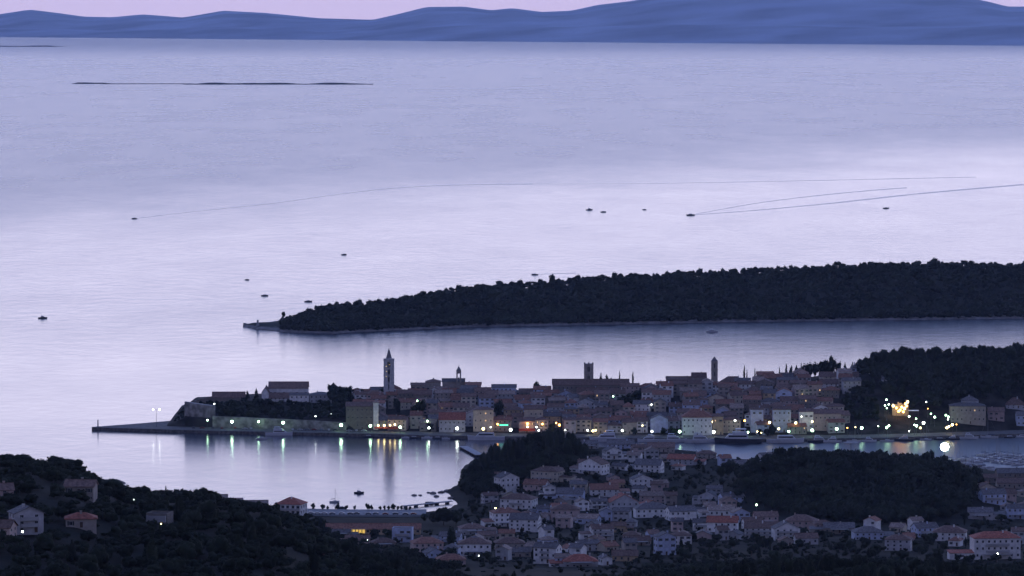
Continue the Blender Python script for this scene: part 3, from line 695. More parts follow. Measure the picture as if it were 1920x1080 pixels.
# ---- belfries
M_spire = principled('pale_stone_spire', (.20, .19, .20), .9, .2, .5)
def belfry(px, y_top_shaft, y_tip, wpx, dq, y_ground, label, kind):
    Y = QY(px) + dq; w = wpx * Y / FPX; base = town_h(px, dq); top = HZ(px, y_top_shaft, Y); tip = HZ(px, y_tip, Y); x = XA(px, Y)
    h = top - base; t = empty('bell_tower', W(x, Y, base)); tag(t, label, 'bell tower')
    r = w / 2; m = MB(); m.box(-r, r, -r, r, -4, h * (.3 if kind == 'great' else .45))
    wallm = [WALL['pale grey' if kind == 'great' else 'stone']]
    # pierced upper storeys: corner piers, string courses and central colonettes round real openings
    z = h * (.3 if kind == 'great' else .45); n = {'great': 4, 'square': 2, 'slim': 2, 'arched': 1}[kind]; sh = (h - z) / n
    for i in range(n):
        a = z + i * sh; b = a + sh; o = {'great': (.10, .16, .22, .28)[i], 'square': .30, 'slim': .22, 'arched': .40}[kind] * r * 1.1
        for sx in (-1, 1):
            for sy in (-1, 1):
                x0, x1 = sorted((sx * r, sx * o)); y0, y1 = sorted((sy * r, sy * o)); m.box(x0, x1, y0, y1, a, b - sh * .2)
        m.box(-r, r, -r, r, b - sh * .2, b)
        if kind != 'arched':
            core = o * .9
            if kind in ('great', 'square', 'slim'): m.box(-core, core, -core, core, a, b - sh * .2)
        cr = MB().box(-r - .18, r + .18, -r - .18, r + .18, b - .35, b + .02); cr.build('string_course', wallm, t)
    m.build('shaft', wallm, t)
    if kind != 'arched':
        z = h * (.3 if kind == 'great' else .45)
        for i in range(n):
            a = z + i * sh; o = {'great': (.10, .16, .22, .28)[i], 'square': .30, 'slim': .22}[kind] * r * 1.1
            for s in (-1, 1):
                obj('window', WM[(False, False)], t, (s * o * .45, -o * .9 - .02, a + sh * .4), 0, (o * .55, 1, sh * .6))
            obj('window', WM[(False, False)], t, (-o * .9 - .02, 0, a + sh * .4), -math.pi / 2, (o * .8, 1, sh * .7))
    if kind == 'great':
        p = MB()
        for s in (-1, 1):
            p.box(s * r - .15, s * r + .15, -r, r, h, h + .9); p.box(-r + .15, r - .15, s * r - .15, s * r + .15, h, h + .9)
        p.build('balustrade', wallm, t)
        q = [(.6 * r * math.cos(k * math.pi / 4 + .39), .6 * r * math.sin(k * math.pi / 4 + .39)) for k in range(8)]
        MB().prism(q, h, h + 1.6).build('drum', wallm, t)
        s = MB(); n8 = len(q); sp = h + 1.6
        s.poly([(a * 1.02, b * 1.02, sp) for a, b in q] + [(0, 0, tip - base - .8)], [(i, (i + 1) % n8, n8) for i in range(n8)]); s.build('spire', [M_spire], t)
        MB().tube((0, 0, tip - base - 1.2), (0, 0, tip - base + .8), .12, .05).build('finial', [M_spire], t)
        for k, (sx, zz) in enumerate(((-.5, .62), (-.45, .74), (-.5, .86), (.1, .9))):
            lm = MB(); lm.box(sx * r - .22, sx * r + .22, -r - .45, -r - .1, h * zz - .12, h * zz + .12); lm.build('facade_lamp', [glow('tower_lamp', (1, .72, .3), 1.6)], t)
    elif kind == 'square':
        p = MB()
        for sx in (-1, 0, 1):
            for sy in (-1, 0, 1):
                if sx or sy: p.box(sx * (r - .5) - .5, sx * (r - .5) + .5, sy * (r - .5) - .5, sy * (r - .5) + .5, h, h + .9)
        p.build('battlements', wallm, t)
    else:
        k = r * 1.06; s = MB(); s.poly([(-k, -k, h), (k, -k, h), (k, k, h), (-k, k, h), (0, 0, tip - base)], [(0, 1, 4), (1, 2, 4), (2, 3, 4), (3, 0, 4), (3, 2, 1, 0)]); s.build('spire', [M_spire], t)
        MB().tube((0, 0, tip - base - .3), (0, 0, tip - base + 1.2), .09, .04).build('finial', [M_spire], t)
        if kind == 'arched':
            b = MB(); b.tube((0, 0, h * .7), (0, 0, h * .7 + .7), .45, .25, 8); b.build('bell', [principled('bronze', (.1, .09, .06), .4, metal=.8)], t)
belfry(729, 675, 650, 19.5, 118, 742, 'tallest bell tower with octagonal stone spire at the left of town', 'great')
belfry(860, 695, 686, 9, 150, 712, 'small belfry with an open arch on the little stone church', 'arched')
belfry(1104, 682, 679, 17.5, 150, 714, 'broad square flat-topped stone tower behind the very long church', 'square')
belfry(1340, 677, 668, 12, 152, 714, 'slim bell tower with low pyramid cap on the right ridge', 'slim')

# ---- bastion and sea walls
M_wallst = principled('sea_wall_stone', (.27, .255, .24), .92, .45, .25, bump=.4, bscale=1.2)
def wall_run(name, pts, thick, label, crenel=False, mat=None):
    """pts: (px, distance behind the quay edge, top height)"""
    m = MB(); P0 = []
    for px, dq, top in pts:
        Y = QY(px) + dq; P0.append((XA(px, QY(px)), Y, town_h(px, max(32, dq)), top))
    V = []
    for x, y, b, top in P0:
        for yy, h in ((y, -1), (y + .5, top), (y + thick, top), (y + thick, -1)): V.append(W(x, yy, h))
    F = [(i * 4 + k, i * 4 + 4 + k, i * 4 + 5 + k, i * 4 + k + 1) for i in range(len(P0) - 1) for k in range(3)] + [(0, 1, 2, 3), tuple(len(V) - 1 - k for k in range(4))]
    m.poly(V, F); o = m.build(name, [mat or M_wallst]); tag(o, label, 'wall'); return o
def htop(px, py, dq): return HZ(px, py, QY(px) + dq)
wall_run('bastion_wall', [(337, 46, htop(337, 754, 46)), (352, 42, htop(352, 756, 42)), (375, 38, htop(375, 759, 38)), (396, 35, htop(396, 762, 35))], 8, 'tall pale bastion wall on the rocky point of town')
wall_run('sea_wall', [(393, 28.6, htop(393, 780.5, 28.6)), (470, 28.4, htop(470, 783.5, 28.4)), (560, 28.2, htop(560, 787.5, 28.2)), (646, 28.2, htop(646, 792.5, 28.2))], 2.4, 'long pale sea wall behind the left quay')
wall_run('ridge_wall', [(345, 120, htop(345, 751, 120)), (370, 124, htop(370, 744, 124)), (396, 126, htop(396, 741, 126))], 1.4, 'dark boundary wall climbing from the bastion', mat=WALL['dark stone'])
# low harbour-edge breakwater light on the tip
def beacon(name, loc, h, r, label):
    t = empty(name, loc); tag(t, label, 'beacon')
    MB().tube((0, 0, -1), (0, 0, .6), r * 1.7, r * 1.5, 10).build('plinth', [M_concrete], t)
    MB().tube((0, 0, .6), (0, 0, h), r, r * .75, 10).build('column', [M_concrete], t)
    MB().tube((0, 0, h), (0, 0, h + .8), r * .9, r * .8, 8).tube((0, 0, h + .8), (0, 0, h + 1.3), r, .05, 8).build('lantern', [M_frame], t)
p = P(182, q_y(182)); beacon('harbour_beacon', W(p.x, p.y + 8, 1.9), 4.2, .5, 'small column light at the end of the long breakwater')
p = P(483, interp(fr_shore, 483)); beacon('point_beacon', W(XA(483, p.y + 14), p.y + 14, fr_h(483, 14, p.x, p.y + 14) - .2), 4.0, 1.15, 'stubby beacon on the rocky tip of the wooded peninsula')

# ------------------------------------------------------------------ houses on the near shore, one by one
# (bearing, dip of the foot, width px, height px to the eaves, roof, wall, roof colour, storeys, turn, balcony, zone)
ZONES = {'spur': 'on the left hillside', 'bay': 'by the bay beach', 'head': 'on the headland top', 'upper': 'on the upper headland',
         'mid': 'on the middle headland', 'low': 'on the lower headland', 'base': 'in the lowest row', 'right': 'below the wooded hill', 'marina': 'near the marina'}
NH = [
 (950, 925, 36, 27, 'front', 'white', 'grey', 3, .5, 0, 'upper'), (1027, 904, 50, 18, 'hip', 'cream', 'brown', 2, -.4, 0, 'upper'), (1006, 918, 40, 9, 'gable', 'pinkish', 'terracotta', 1, -.3, 0, 'upper'),
 (1103, 842, 32, 9, 'gable', 'pale grey', 'grey', 2, .2, 0, 'head'), (1148, 861, 30, 14, 'front', 'white', 'grey', 2, .3, .6, 'head'), (1164, 843, 44, 9, 'gable', 'pale blue', 'grey', 2, 0, 0, 'head'),
 (1198, 853, 24, 13, 'gable', 'pinkish', 'brown', 2, .2, 0, 'head'), (1114, 890, 44, 18, 'front', 'white', 'brown', 2, -.5, 0, 'upper'), (1084, 878, 26, 10, 'gable', 'stone', 'brown', 1, .3, 0, 'upper'),
 (1240, 848, 44, 8, 'gable', 'stone', 'brown', 2, 0, 0, 'head'), (1279, 871, 46, 9, 'gable', 'pale grey', 'red', 2, -.2, 0, 'head'), (1325, 860, 32, 8, 'hip', 'stone', 'brown', 2, 0, 0, 'head'),
 (1255, 868, 30, 9, 'gable', 'cream', 'pale', 1, .2, 0, 'head'), (1218, 886, 46, 13, 'gable', 'white', 'grey', 2, -.25, 0, 'upper'), (1203, 914, 36, 14, 'front', 'white', 'grey', 2, .2, 0, 'upper'),
 (1157, 915, 24, 9, 'gable', 'ochre', 'terracotta', 1, .2, 0, 'upper'), (1030, 934, 20, 18, 'front', 'white', 'grey', 2, .1, 0, 'mid'), (1070, 938, 46, 11, 'gable', 'pale blue', 'grey', 1, -.15, 0, 'mid'),
 (1132, 930, 48, 11, 'gable', 'white', 'terracotta', 2, .1, 0, 'mid'), (1122, 955, 28, 14, 'gable', 'white', 'grey', 2, .2, 0, 'mid'), (1168, 958, 50, 15, 'front', 'pale grey', 'red', 2, .15, 0, 'mid'),
 (1224, 942, 42, 11, 'gable', 'pinkish', 'pale', 2, 0, 0, 'mid'), (1222, 972, 58, 16, 'hip', 'white', 'grey', 2, .1, 0, 'mid'), (973, 955, 58, 17, 'hip', 'white', 'brown', 2, -.3, .4, 'mid'),
 (918, 944, 26, 14, 'gable', 'pale grey', 'brown', 2, .3, 0, 'mid'), (938, 900, 18, 8, 'gable', 'stone', 'brown', 1, 0, 0, 'upper'), (947, 988, 48, 24, 'hip', 'white', 'terracotta', 3, .25, 0, 'low'), (985, 996, 50, 20, 'gable', 'white', 'grey', 3, -.2, 0, 'low'),
 (1060, 978, 48, 20, 'hip', 'pinkish', 'brown', 2, 0, 0, 'low'), (1021, 966, 26, 11, 'gable', 'pale blue', 'grey', 1, .1, 0, 'mid'), (1104, 984, 36, 11, 'gable', 'pale blue', 'pale', 1, -.3, 0, 'low'),
 (1128, 1012, 38, 19, 'gable', 'white', 'brown', 3, .2, .9, 'low'), (1160, 998, 24, 11, 'gable', 'ochre', 'brown', 1, 0, 0, 'low'), (1247, 1041, 34, 32, 'front', 'pale blue', 'grey', 3, .25, 0, 'base'),
 (1277, 1021, 34, 15, 'hip', 'white', 'brown', 2, .1, 0, 'low'), (1277, 977, 48, 17, 'gable', 'white', 'grey', 2, .25, 0, 'mid'), (1317, 994, 30, 13, 'gable', 'white', 'grey', 2, 0, .9, 'low'),
 (1356, 998, 52, 17, 'gable', 'white', 'red', 2, -.1, 0, 'low'), (1330, 943, 34, 12, 'front', 'pale grey', 'grey', 2, -.3, 0, 'mid'), (1372, 946, 40, 12, 'gable', 'pale blue', 'grey', 2, .3, 0, 'mid'),
 (1352, 968, 44, 10, 'gable', 'white', 'pale', 1, .1, 0, 'mid'), (1398, 880, 36, 9, 'gable', 'pale grey', 'grey', 2, .1, 0, 'head'), (1432, 882, 30, 9, 'gable', 'pale blue', 'brown', 2, -.1, 0, 'head'), (1412, 994, 34, 14, 'gable', 'white', 'brown', 2, .2, .5, 'right'),
 (890, 1043, 54, 21, 'hip', 'white', 'brown', 2, 0, 0, 'base'), (845, 1061, 48, 10, 'hip', 'pinkish', 'terracotta', 1, .1, 0, 'base'), (800, 1036, 52, 16, 'hip', 'pinkish', 'terracotta', 2, .2, 0, 'base'), (812, 1054, 30, 16, 'front', 'pale blue', 'grey', 2, .4, 0, 'base'),
 (755, 1016, 34, 22, 'flat', 'pale blue', 'pale', 2, -.1, .7, 'low'), (885, 1003, 44, 11, 'hip', 'pale grey', 'brown', 2, .2, 0, 'low'), (845, 1018, 36, 11, 'gable', 'pale blue', 'grey', 2, -.2, 0, 'low'), (912, 1014, 30, 10, 'gable', 'stone', 'brown', 1, .1, 0, 'low'),
 (670, 1022, 40, 8, 'gable', 'dark stone', 'brown', 1, 0, 0, 'bay'), (718, 1028, 40, 9, 'hip', 'dark stone', 'brown', 1, .2, 0, 'bay'), (640, 1008, 30, 7, 'gable', 'stone', 'grey', 1, 0, 0, 'bay'),
 (1027, 1056, 42, 27, 'gable', 'white', 'grey', 3, -.35, .4, 'base'), (1054, 1062, 24, 15, 'gable', 'pale blue', 'pale', 2, 0, 0, 'base'), (1087, 1063, 58, 9, 'hip', 'pale grey', 'red', 2, .1, .9, 'base'), (1135, 1060, 18, 12, 'front', 'white', 'grey', 1, .3, 0, 'base'),
 (955, 1030, 50, 10, 'hip', 'stone', 'brown', 1, .1, 0, 'base'), (975, 1046, 36, 10, 'gable', 'stone', 'grey', 1, 0, 0, 'base'), (1102, 1033, 36, 12, 'gable', 'pale grey', 'grey', 2, .3, 0, 'base'), (1172, 1052, 42, 9, 'gable', 'ochre', 'brown', 1, 0, 0, 'base'), (1200, 1024, 34, 10, 'gable', 'stone', 'brown', 1, .2, 0, 'low'),
 (1436, 985, 40, 15, 'gable', 'pinkish', 'brown', 2, .1, 0, 'right'), (1430, 1010, 58, 18, 'gable', 'white', 'brown', 3, -.1, .95, 'right'), (1474, 1013, 44, 20, 'front', 'white', 'grey', 3, .15, .8, 'right'), (1503, 994, 52, 15, 'hip', 'pinkish', 'brown', 2, -.15, 0, 'right'), (1543, 998, 34, 14, 'hip', 'pinkish', 'brown', 2, .2, 0, 'right'),
 (1512, 1022, 38, 12, 'gable', 'pale grey', 'brown', 1, .1, 0, 'right'), (1574, 1000, 50, 9, 'gable', 'stone', 'grey', 1, 0, 0, 'right'), (1628, 1013, 50, 13, 'hip', 'pale blue', 'grey', 2, .1, 0, 'right'), (1686, 1034, 44, 20, 'hip', 'pale grey', 'brown', 3, -.2, 0, 'right'),
 (1735, 1007, 40, 16, 'gable', 'pale blue', 'grey', 2, .3, .6, 'right'), (1783, 1014, 56, 14, 'hip', 'white', 'brown', 2, -.15, 0, 'right'), (1868, 1048, 80, 36, 'hip', 'white', 'red', 3, .1, .5, 'right'), (1915, 1020, 30, 22, 'gable', 'pale grey', 'brown', 2, 0, 0, 'right'),
 (1862, 946, 42, 18, 'gable', 'pale blue', 'grey', 2, .2, .8, 'marina'), (1908, 973, 34, 19, 'gable', 'pale blue', 'grey', 2, 0, 0, 'marina'), (1840, 974, 42, 12, 'gable', 'pale grey', 'grey', 1, -.1, 0, 'marina'), (1902, 916, 56, 9, 'gable', 'stone', 'brown', 1, 0, 0, 'marina'), (1898, 895, 50, 7, 'gable', 'dark stone', 'grey', 1, .05, 0, 'marina'), (1850, 905, 34, 8, 'gable', 'dark stone', 'brown', 1, .1, 0, 'marina'), (1885, 935, 36, 9, 'gable', 'pinkish', 'brown', 1, .1, 0, 'marina'),
 (47, 1000, 52, 34, 'front', 'pale grey', 'grey', 3, .35, .6, 'spur'), (150, 990, 52, 12, 'hip', 'stone', 'red', 1, .1, 0, 'spur'), (5, 936, 30, 15, 'gable', 'pinkish', 'brown', 2, .2, 0, 'spur'), (8, 1012, 28, 20, 'gable', 'pinkish', 'brown', 2, -.2, 0, 'spur'), (298, 984, 38, 16, 'flat', 'dark stone', 'grey', 3, -.2, .9, 'spur'), (205, 918, 56, 8, 'hip', 'dark stone', 'grey', 1, .2, 0, 'spur'), (150, 928, 50, 8, 'gable', 'stone', 'brown', 1, -.1, 0, 'spur'),
]
cnt = {}
HOUSE_PX = []; HREF = []
for (px, py, wp, hp, roof, wall, rc, st, rot, bal, zone) in NH:
    zl = sorted([q[0] for q in NH if q[10] == zone]); k = zl.index(px)
    if zl.count(px) > 1: k += cnt.setdefault((zone, px), 0); cnt[(zone, px)] += 1
    loc = hit(px, py); D = loc.y; w = 1.14 * wp * D / FPX / (math.cos(rot) + .35 * abs(math.sin(rot))); h = max(2.7, 1.08 * hp * D / FPX); d = min(max(7.5, w * .72), 13)
    rh = (d if roof != 'front' else w) * random.uniform(.2, .26)
    ad = 'balconied ' if bal else ''
    house(loc + Vector((0, d / 2, 0)), rot, w, d, h, roof, rh, wall, rc, st, f'{wall} {ad}{ST[st]} {RN[roof]} house, {ORD[k]} from the left {ZONES[zone]}', 'houses on the near shore',
          lit=0, side=-1 if rot > .15 else (1 if rot < -.15 else 0), balcony=bal, under=7, ww=1.1, annex=(int(px * 7 + py) % 5 > 1 and roof != 'flat' and zone != 'spur'))
    HOUSE_PX.append((px, py, wp, hp + 12)); HREF.append((loc.x, loc.y, f'the {ORD[k]} house from the left {ZONES[zone]}'))
# smaller houses filling the rows
rf = random.Random(91); extra = []
for zone, xa, xb, ya, yb, num in (('head', 1110, 1440, 846, 884, 7), ('upper', 1000, 1250, 885, 930, 7), ('mid', 925, 1390, 930, 982, 16), ('low', 930, 1400, 985, 1025, 14), ('base', 790, 1230, 1028, 1058, 9), ('right', 1425, 1900, 992, 1030, 9), ('marina', 1840, 1925, 900, 985, 5)):
    c = 0; tr = 0
    while c < num and tr < 600:
        tr += 1; px = rf.uniform(xa, xb); py = rf.uniform(ya, yb); wp = rf.uniform(20, 34)
        if any(abs(px - hx) < (hw * 1.14 + wp) * .5 - 3 and -9 < py - hy < 10 for hx, hy, hw, hh in HOUSE_PX): continue
        extra.append((px, py, wp, zone)); HOUSE_PX.append((px, py, wp, 14)); c += 1
ZX = {'head': 'at the headland top', 'upper': 'on the upper headland', 'mid': 'in mid headland', 'low': 'on the lower headland', 'base': 'in the lowest row', 'right': 'below the wooded hill', 'marina': 'by the marina'}
for px, py, wp, zone in extra:
    zl = sorted(q[0] for q in extra if q[3] == zone); k = zl.index(px); loc = hit(px, py); D = loc.y; w = wp * D / FPX; st = rf.choice((1, 1, 2)); h = 2.9 * st; d_ = rf.uniform(6.5, 9)
    wall = rf.choice(('white', 'white', 'cream', 'pale grey', 'pale blue', 'pinkish', 'stone')); rc = rf.choice(('terracotta', 'brown', 'grey', 'pale')); roof = rf.choice(('gable', 'gable', 'hip', 'front'))
    house(loc + Vector((0, d_ / 2, 0)), rf.uniform(-.6, .6), w, d_, h, roof, (w if roof == 'front' else d_) * .23, wall, rc, st, f'{wall} little {RN[roof]} house, {ORD[k]} small one from left {ZX[zone]}', 'houses on the near shore', under=7)
# bay hotel with stepped balconies, the long beach arcade and the flat roofs left of them
loc = hit(545, 976); s_ = loc.y / FPX
house(loc + Vector((0, 7, 0)), -.25, 50 * s_, 14, 30 * s_, 'hip', 3.6, 'white', 'red', 3, 'bay hotel with red hipped roof and deep white balconies', cat='hotel', name='bay_hotel', balcony=.96, ww=1.8, wh=1.9, shut=False, side=1)
loc = hit(700, 1001); s_ = loc.y / FPX
house(loc + Vector((0, 5, 0)), 0, 178 * s_, 10, 9 * s_, 'gable', 2.6, 'ochre', 'terracotta', 1, 'long low arcade under a terracotta roof behind the beach promenade', cat='building', name='beach_arcade', lit=0, shut=False, ww=1.6, wh=1.7, chim=False)
M_warm = glow('warm_strip_light', (1.0, .66, .16), .75)
q = loc + Vector(((658 - 700) * s_, -.25, 0))
t = empty('lit_cafe_front', q); tag(t, 'glowing amber cafe front under the left half of the beach arcade', 'cafe')
for k in range(9):
    MB().box(k * 1.9 - 8.6, k * 1.9 - 7.2, -.12, 0, .5, 2.5).build('lit_panel', [M_warm], t)
MB().box(-9.2, 9.2, -2.0, -.15, 2.75, 2.95).build('awning', [WALL['ochre']], t)
for k, (px, py, wp) in enumerate(((408, 932, 34), (440, 937, 30), (478, 943, 46), (508, 951, 30))):
    loc = P(px, 958 - (508 - px) * .02 , 2.2); D = loc.y + 4; s_ = D / FPX; loc = W(XA(px, D), D, 3)
    house(loc, .05, wp * s_, 11, HZ(px, py, D) - 3, 'flat' if k % 2 else 'gable', 1.6, 'pinkish' if k % 2 else 'pale grey', 'pale', 3, f'pale shore hotel block showing only its roof over the trees, {ORD[k]} from the left', 'pale hotel roofs over the left trees', cat='hotel', name='hotel_block', under=4, chim=False)

# promenade, beach, quays of the near shore
M_road = principled('asphalt', (.055, .055, .06), .9, .15, .3)
M_prom = principled('promenade_paving', (.24, .24, .25), .85, .2, .3)
def ribbon(name, pts, width, h, mat, kerb=.12):
    V = []; F = []
    for x, y in pts:
        V += [W(x, y, h - 1.6), W(x, y, h + kerb), W(x, y + width, h + kerb), W(x, y + width, h - 1.6)]
    n = len(pts)
    F = [(i * 4 + k, i * 4 + 4 + k, i * 4 + 5 + k, i * 4 + k + 1) for i in range(n - 1) for k in range(3)] + [(0, 1, 2, 3), tuple(n * 4 - 1 - k for k in range(4))]
    return tag(obj(name, mesh_np(name, V, F, [mat])), kind='structure')
pts = [(lambda p: (p.x, p.y - 36))(P(px, interp(near_coast, px))) for px in (570, 640, 700, 760, 800)]
ribbon('promenade', [(x, y) for x, y in pts], 31, 2.9, M_prom)
ribbon('shore_road', [(x, y - 10) for x, y in pts], 8, 2.95, M_road)
def pier(name, a, b, width, h, label):
    A = P(*a); Bp = P(*b); d = (Bp - A); L = math.hypot(d.x, d.y); t = empty(name, W(A.x, A.y, 0), math.atan2(d.y, d.x)); tag(t, label, 'pier')
    MB().box(0, L, -width / 2, width / 2, h - .4, h).build('deck', [M_concrete], t)
    k = 2.0
    while k < L: MB().box(k - .5, k + .5, -width / 2 + .2, width / 2 - .2, -2, h - .4).build('pile', [M_quaywall], t); k += 9
pier('bathing_pier', (756, 952), (846, 943), 3.5, 1.3, 'thin dark bathing pier reaching left from the bay beach')
pier('stone_pier', (869, 841), (899, 857), 6, 1.8, 'short stone pier jutting from the wooded headland')
for k, (px, py, r) in enumerate(((776, 929, 1.6), (788, 929, 1.2), (812, 925, 2.0), (818, 931, 1.7), (803, 924, 1.2), (806, 944, 2.6), (838, 921, 2.2), (828, 923, 2.0), (845, 934, 1.8))):
    p = P(px, py); V = ICO1[0] * np.random.uniform(.75, 1.2, (len(ICO1[0]), 1)) * np.array([r * 1.4, r * 2.2, r * .55])
    tag(obj('shore_rock', tri_mesh('shore_rock', V, ICO1[1], M_rock), None, W(p.x, p.y, .1)), f'dark rock breaking the water off the bay beach, {ORD[[776, 788, 803, 806, 812, 818, 828, 838, 845].index(px)]} from the left', 'rock', 'rocks off the bay beach')

# ------------------------------------------------------------------ boats
M_hullw = principled('white_gelcoat', (.62, .64, .68), .35, .06, spec=.5, per_object=.1)
M_hulld = principled('dark_hull_paint', (.045, .05, .07), .4, .1, spec=.5)
M_deck = principled('teak_deck', (.20, .14, .09), .7, .2)
M_alu = principled('aluminium_spar', (.30, .31, .33), .4, .1, metal=.6)
M_canvas = principled('navy_canvas', (.05, .07, .15), .9, .1)
def hull(L, B_, H, sheer=.35, stern=.85):
    st = [(0, stern, 0), (.2, .97, 0), (.45, 1, .02), (.68, .86, .12), (.86, .5, .5), (1, .03, 1)]
    V = []; F = []
    for t, b, u in st:
        x = t * L - L / 2; w = b * B_ / 2; z = H * (1 + sheer * u)
        V += [(x - u * .12 * L * 0, 0, -.35), (x - u * L * .03, w * .72, -.1 + .2 * u), (x + u * L * .02, w, z), (x + u * L * .02, w * .9, z + .08), (x + u * L * .02, -w * .9, z + .08), (x + u * L * .02, -w, z), (x - u * L * .03, -w * .72, -.1 + .2 * u)]
    M = []
    for i in range(5):
        for k in range(7):
            F.append((i * 7 + k, i * 7 + 7 + k, i * 7 + 7 + (k + 1) % 7, i * 7 + (k + 1) % 7)); M.append(1 if k == 3 else 0)
    F += [tuple(range(7)), tuple(35 + k for k in reversed(range(7)))]; M += [0, 0]
    return V, F, M
def motor_boat(name, loc, rz, L, label, group=None, dark=False, decks=1, cat='boat', wood=False):
    t = empty(name, loc, rz); tag(t, label, cat, group); B_ = L * .3 if L < 12 else L * .24; H = L * .09 + .25
    V, F, M = hull(L, B_, H); hm = M_hulld if dark else M_hullw
    obj('hull', mesh_np('hull', V, F, [hm, M_deck], mi=M), t)
    z = H
    if L > 4.8:
        m = MB(); x0, x1 = -L * .22, L * .2
        m.poly([(x0, -B_ * .34, z), (x1 + L * .1, -B_ * .3, z), (x1 + L * .1, B_ * .3, z), (x0, B_ * .34, z), (x0 + L * .02, -B_ * .3, z + L * .1), (x1, -B_ * .26, z + L * .1), (x1, B_ * .26, z + L * .1), (x0 + L * .02, B_ * .3, z + L * .1)],
               [(3, 2, 1, 0), (0, 1, 5, 4), (1, 2, 6, 5), (2, 3, 7, 6), (3, 0, 4, 7), (4, 5, 6, 7)])
        cb = m.build('cabin', [M_hullw], t)
        w = MB()
        for s in (-1, 1): w.box(x0 + L * .04, x1 + L * .01, s * B_ * .33 - .03, s * B_ * .33 + .03, z + L * .04, z + L * .075)
        w.build('cabin_window', [M_glass], cb)
        if decks > 1:
            z2 = z + L * .1; MB().box(-L * .2, L * .12, -B_ * .28, B_ * .28, z2 + .02, z2 + L * .05).build('flybridge', [M_hullw], t)
            MB().box(-L * .17, L * .06, -B_ * .3, B_ * .3, z2 + L * .1, z2 + L * .115).box(-L * .15, -L * .14, -B_ * .28, B_ * .28, z2 + L * .05, z2 + L * .1).box(L * .03, L * .04, -B_ * .28, B_ * .28, z2 + L * .05, z2 + L * .1).build('hardtop', [M_hullw], t)
            MB().tube((-L * .12, 0, z2 + L * .11), (-L * .14, 0, z2 + L * .19), .12, .05).build('mast', [M_alu], t)
    else:
        MB().poly([(L * .05, -B_ * .3, z), (L * .05, B_ * .3, z), (-L * .02, B_ * .26, z + .6), (-L * .02, -B_ * .26, z + .6), (L * .09, -B_ * .3, z), (L * .09, B_ * .3, z)], [(0, 1, 2, 3), (4, 3, 2, 5)]).build('windscreen', [M_glass], t)
        MB().box(-L * .56, -L * .48, -.18, .18, -.1, z + .45).build('outboard_motor', [M_hulld], t)
    return t
def sail_boat(name, loc, rz, L, label, group=None, boom=True, dark=False):
    t = empty(name, loc, rz); tag(t, label, 'sailing boat', group); B_ = L * .29; H = L * .08 + .3
    V, F, M = hull(L, B_, H, .25, .7); obj('hull', mesh_np('hull', V, F, [M_hulld if dark else M_hullw, M_deck], mi=M), t)
    MB().box(-L * .1, L * .22, -B_ * .25, B_ * .25, H + .08, H + .5).build('cabin', [M_hullw], t)
    MB().tube((L * .08, 0, H), (L * .08, 0, H + L * 1.25), .13, .07).build('mast', [M_alu], t)
    MB().tube((L * .08, 0, H + 1.5), (-L * .34, 0, H + 1.45), .22, .16).build('furled_sail', [M_canvas], t)
    MB().tube((L * .49, 0, H + .3), (L * .08, 0, H + L * 1.2), .05, .05, 4).tube((-L * .5, 0, H + .1), (L * .08, 0, H + L * 1.22), .025, .025, 4).build('stay', [M_alu], t)
    return t
def at_sea(px, py): p = P(px, py); return W(p.x, p.y, 0)
SEA = [(80, 597, 9, .1, 'dark motor boat lying alone off the left picture edge', 1, True), (252, 410.5, 8, math.pi, 'far speedboat drawing a long single wake leftwards', 0, True), (645, 478, 7, .5, 'dark boat midway between the long wake and the wooded point', 0, True),
       (463, 525, 5, 0, 'tiny dark boat above and left of the rocky point', 0, True), (496, 555, 7.5, .1, 'small dark boat just above the rocky point', 0, True), (578, 566, 8, .1, 'small dark boat peeping over the tip trees of the peninsula', 0, True),
       (1003, 515.5, 7.5, math.pi, 'small boat with a faint wake above the middle of the peninsula wood', 0, True), (1105, 394, 10, .3, 'largest dark boat of the three anchored offshore', 1, True), (1131, 398, 8, .1, 'middle dark boat of the three anchored offshore', 0, True),
       (1208, 393.5, 6, 0, 'smallest and faintest boat of the three anchored offshore', 0, True), (1295, 404, 12, math.pi + .05, 'speedboat at the point of the widening twin wake', 0, True), (1661, 391, 9, 0, 'lone dark boat beneath the twin wake at the right', 0, True),
       (1335, 623.5, 11, 0, 'white boat lying in the shade of the peninsula shore', 1, False),
       (673, 925, 6.5, 0, 'dark open boat alone in the middle of the bay', 1, True), (640, 953, 5.5, .1, 'dark dinghy near the beach, left of two', 0, True), (661, 959, 5.6, 0, 'dark dinghy near the beach, right of two', 0, True),
       (490, 824, 8, .15, 'small pale boat passing below the moored white motor yacht', 0, False)]
for px, py, L, rz, lab, dk, dark in SEA:
    motor_boat('motor_boat', at_sea(px, py), rz, L, lab, decks=1 + dk, dark=dark)
sail_boat('sailing_boat', at_sea(627, 942), .3, 6.5, 'small sailing boat with bare mast anchored in the bay', boom=False)
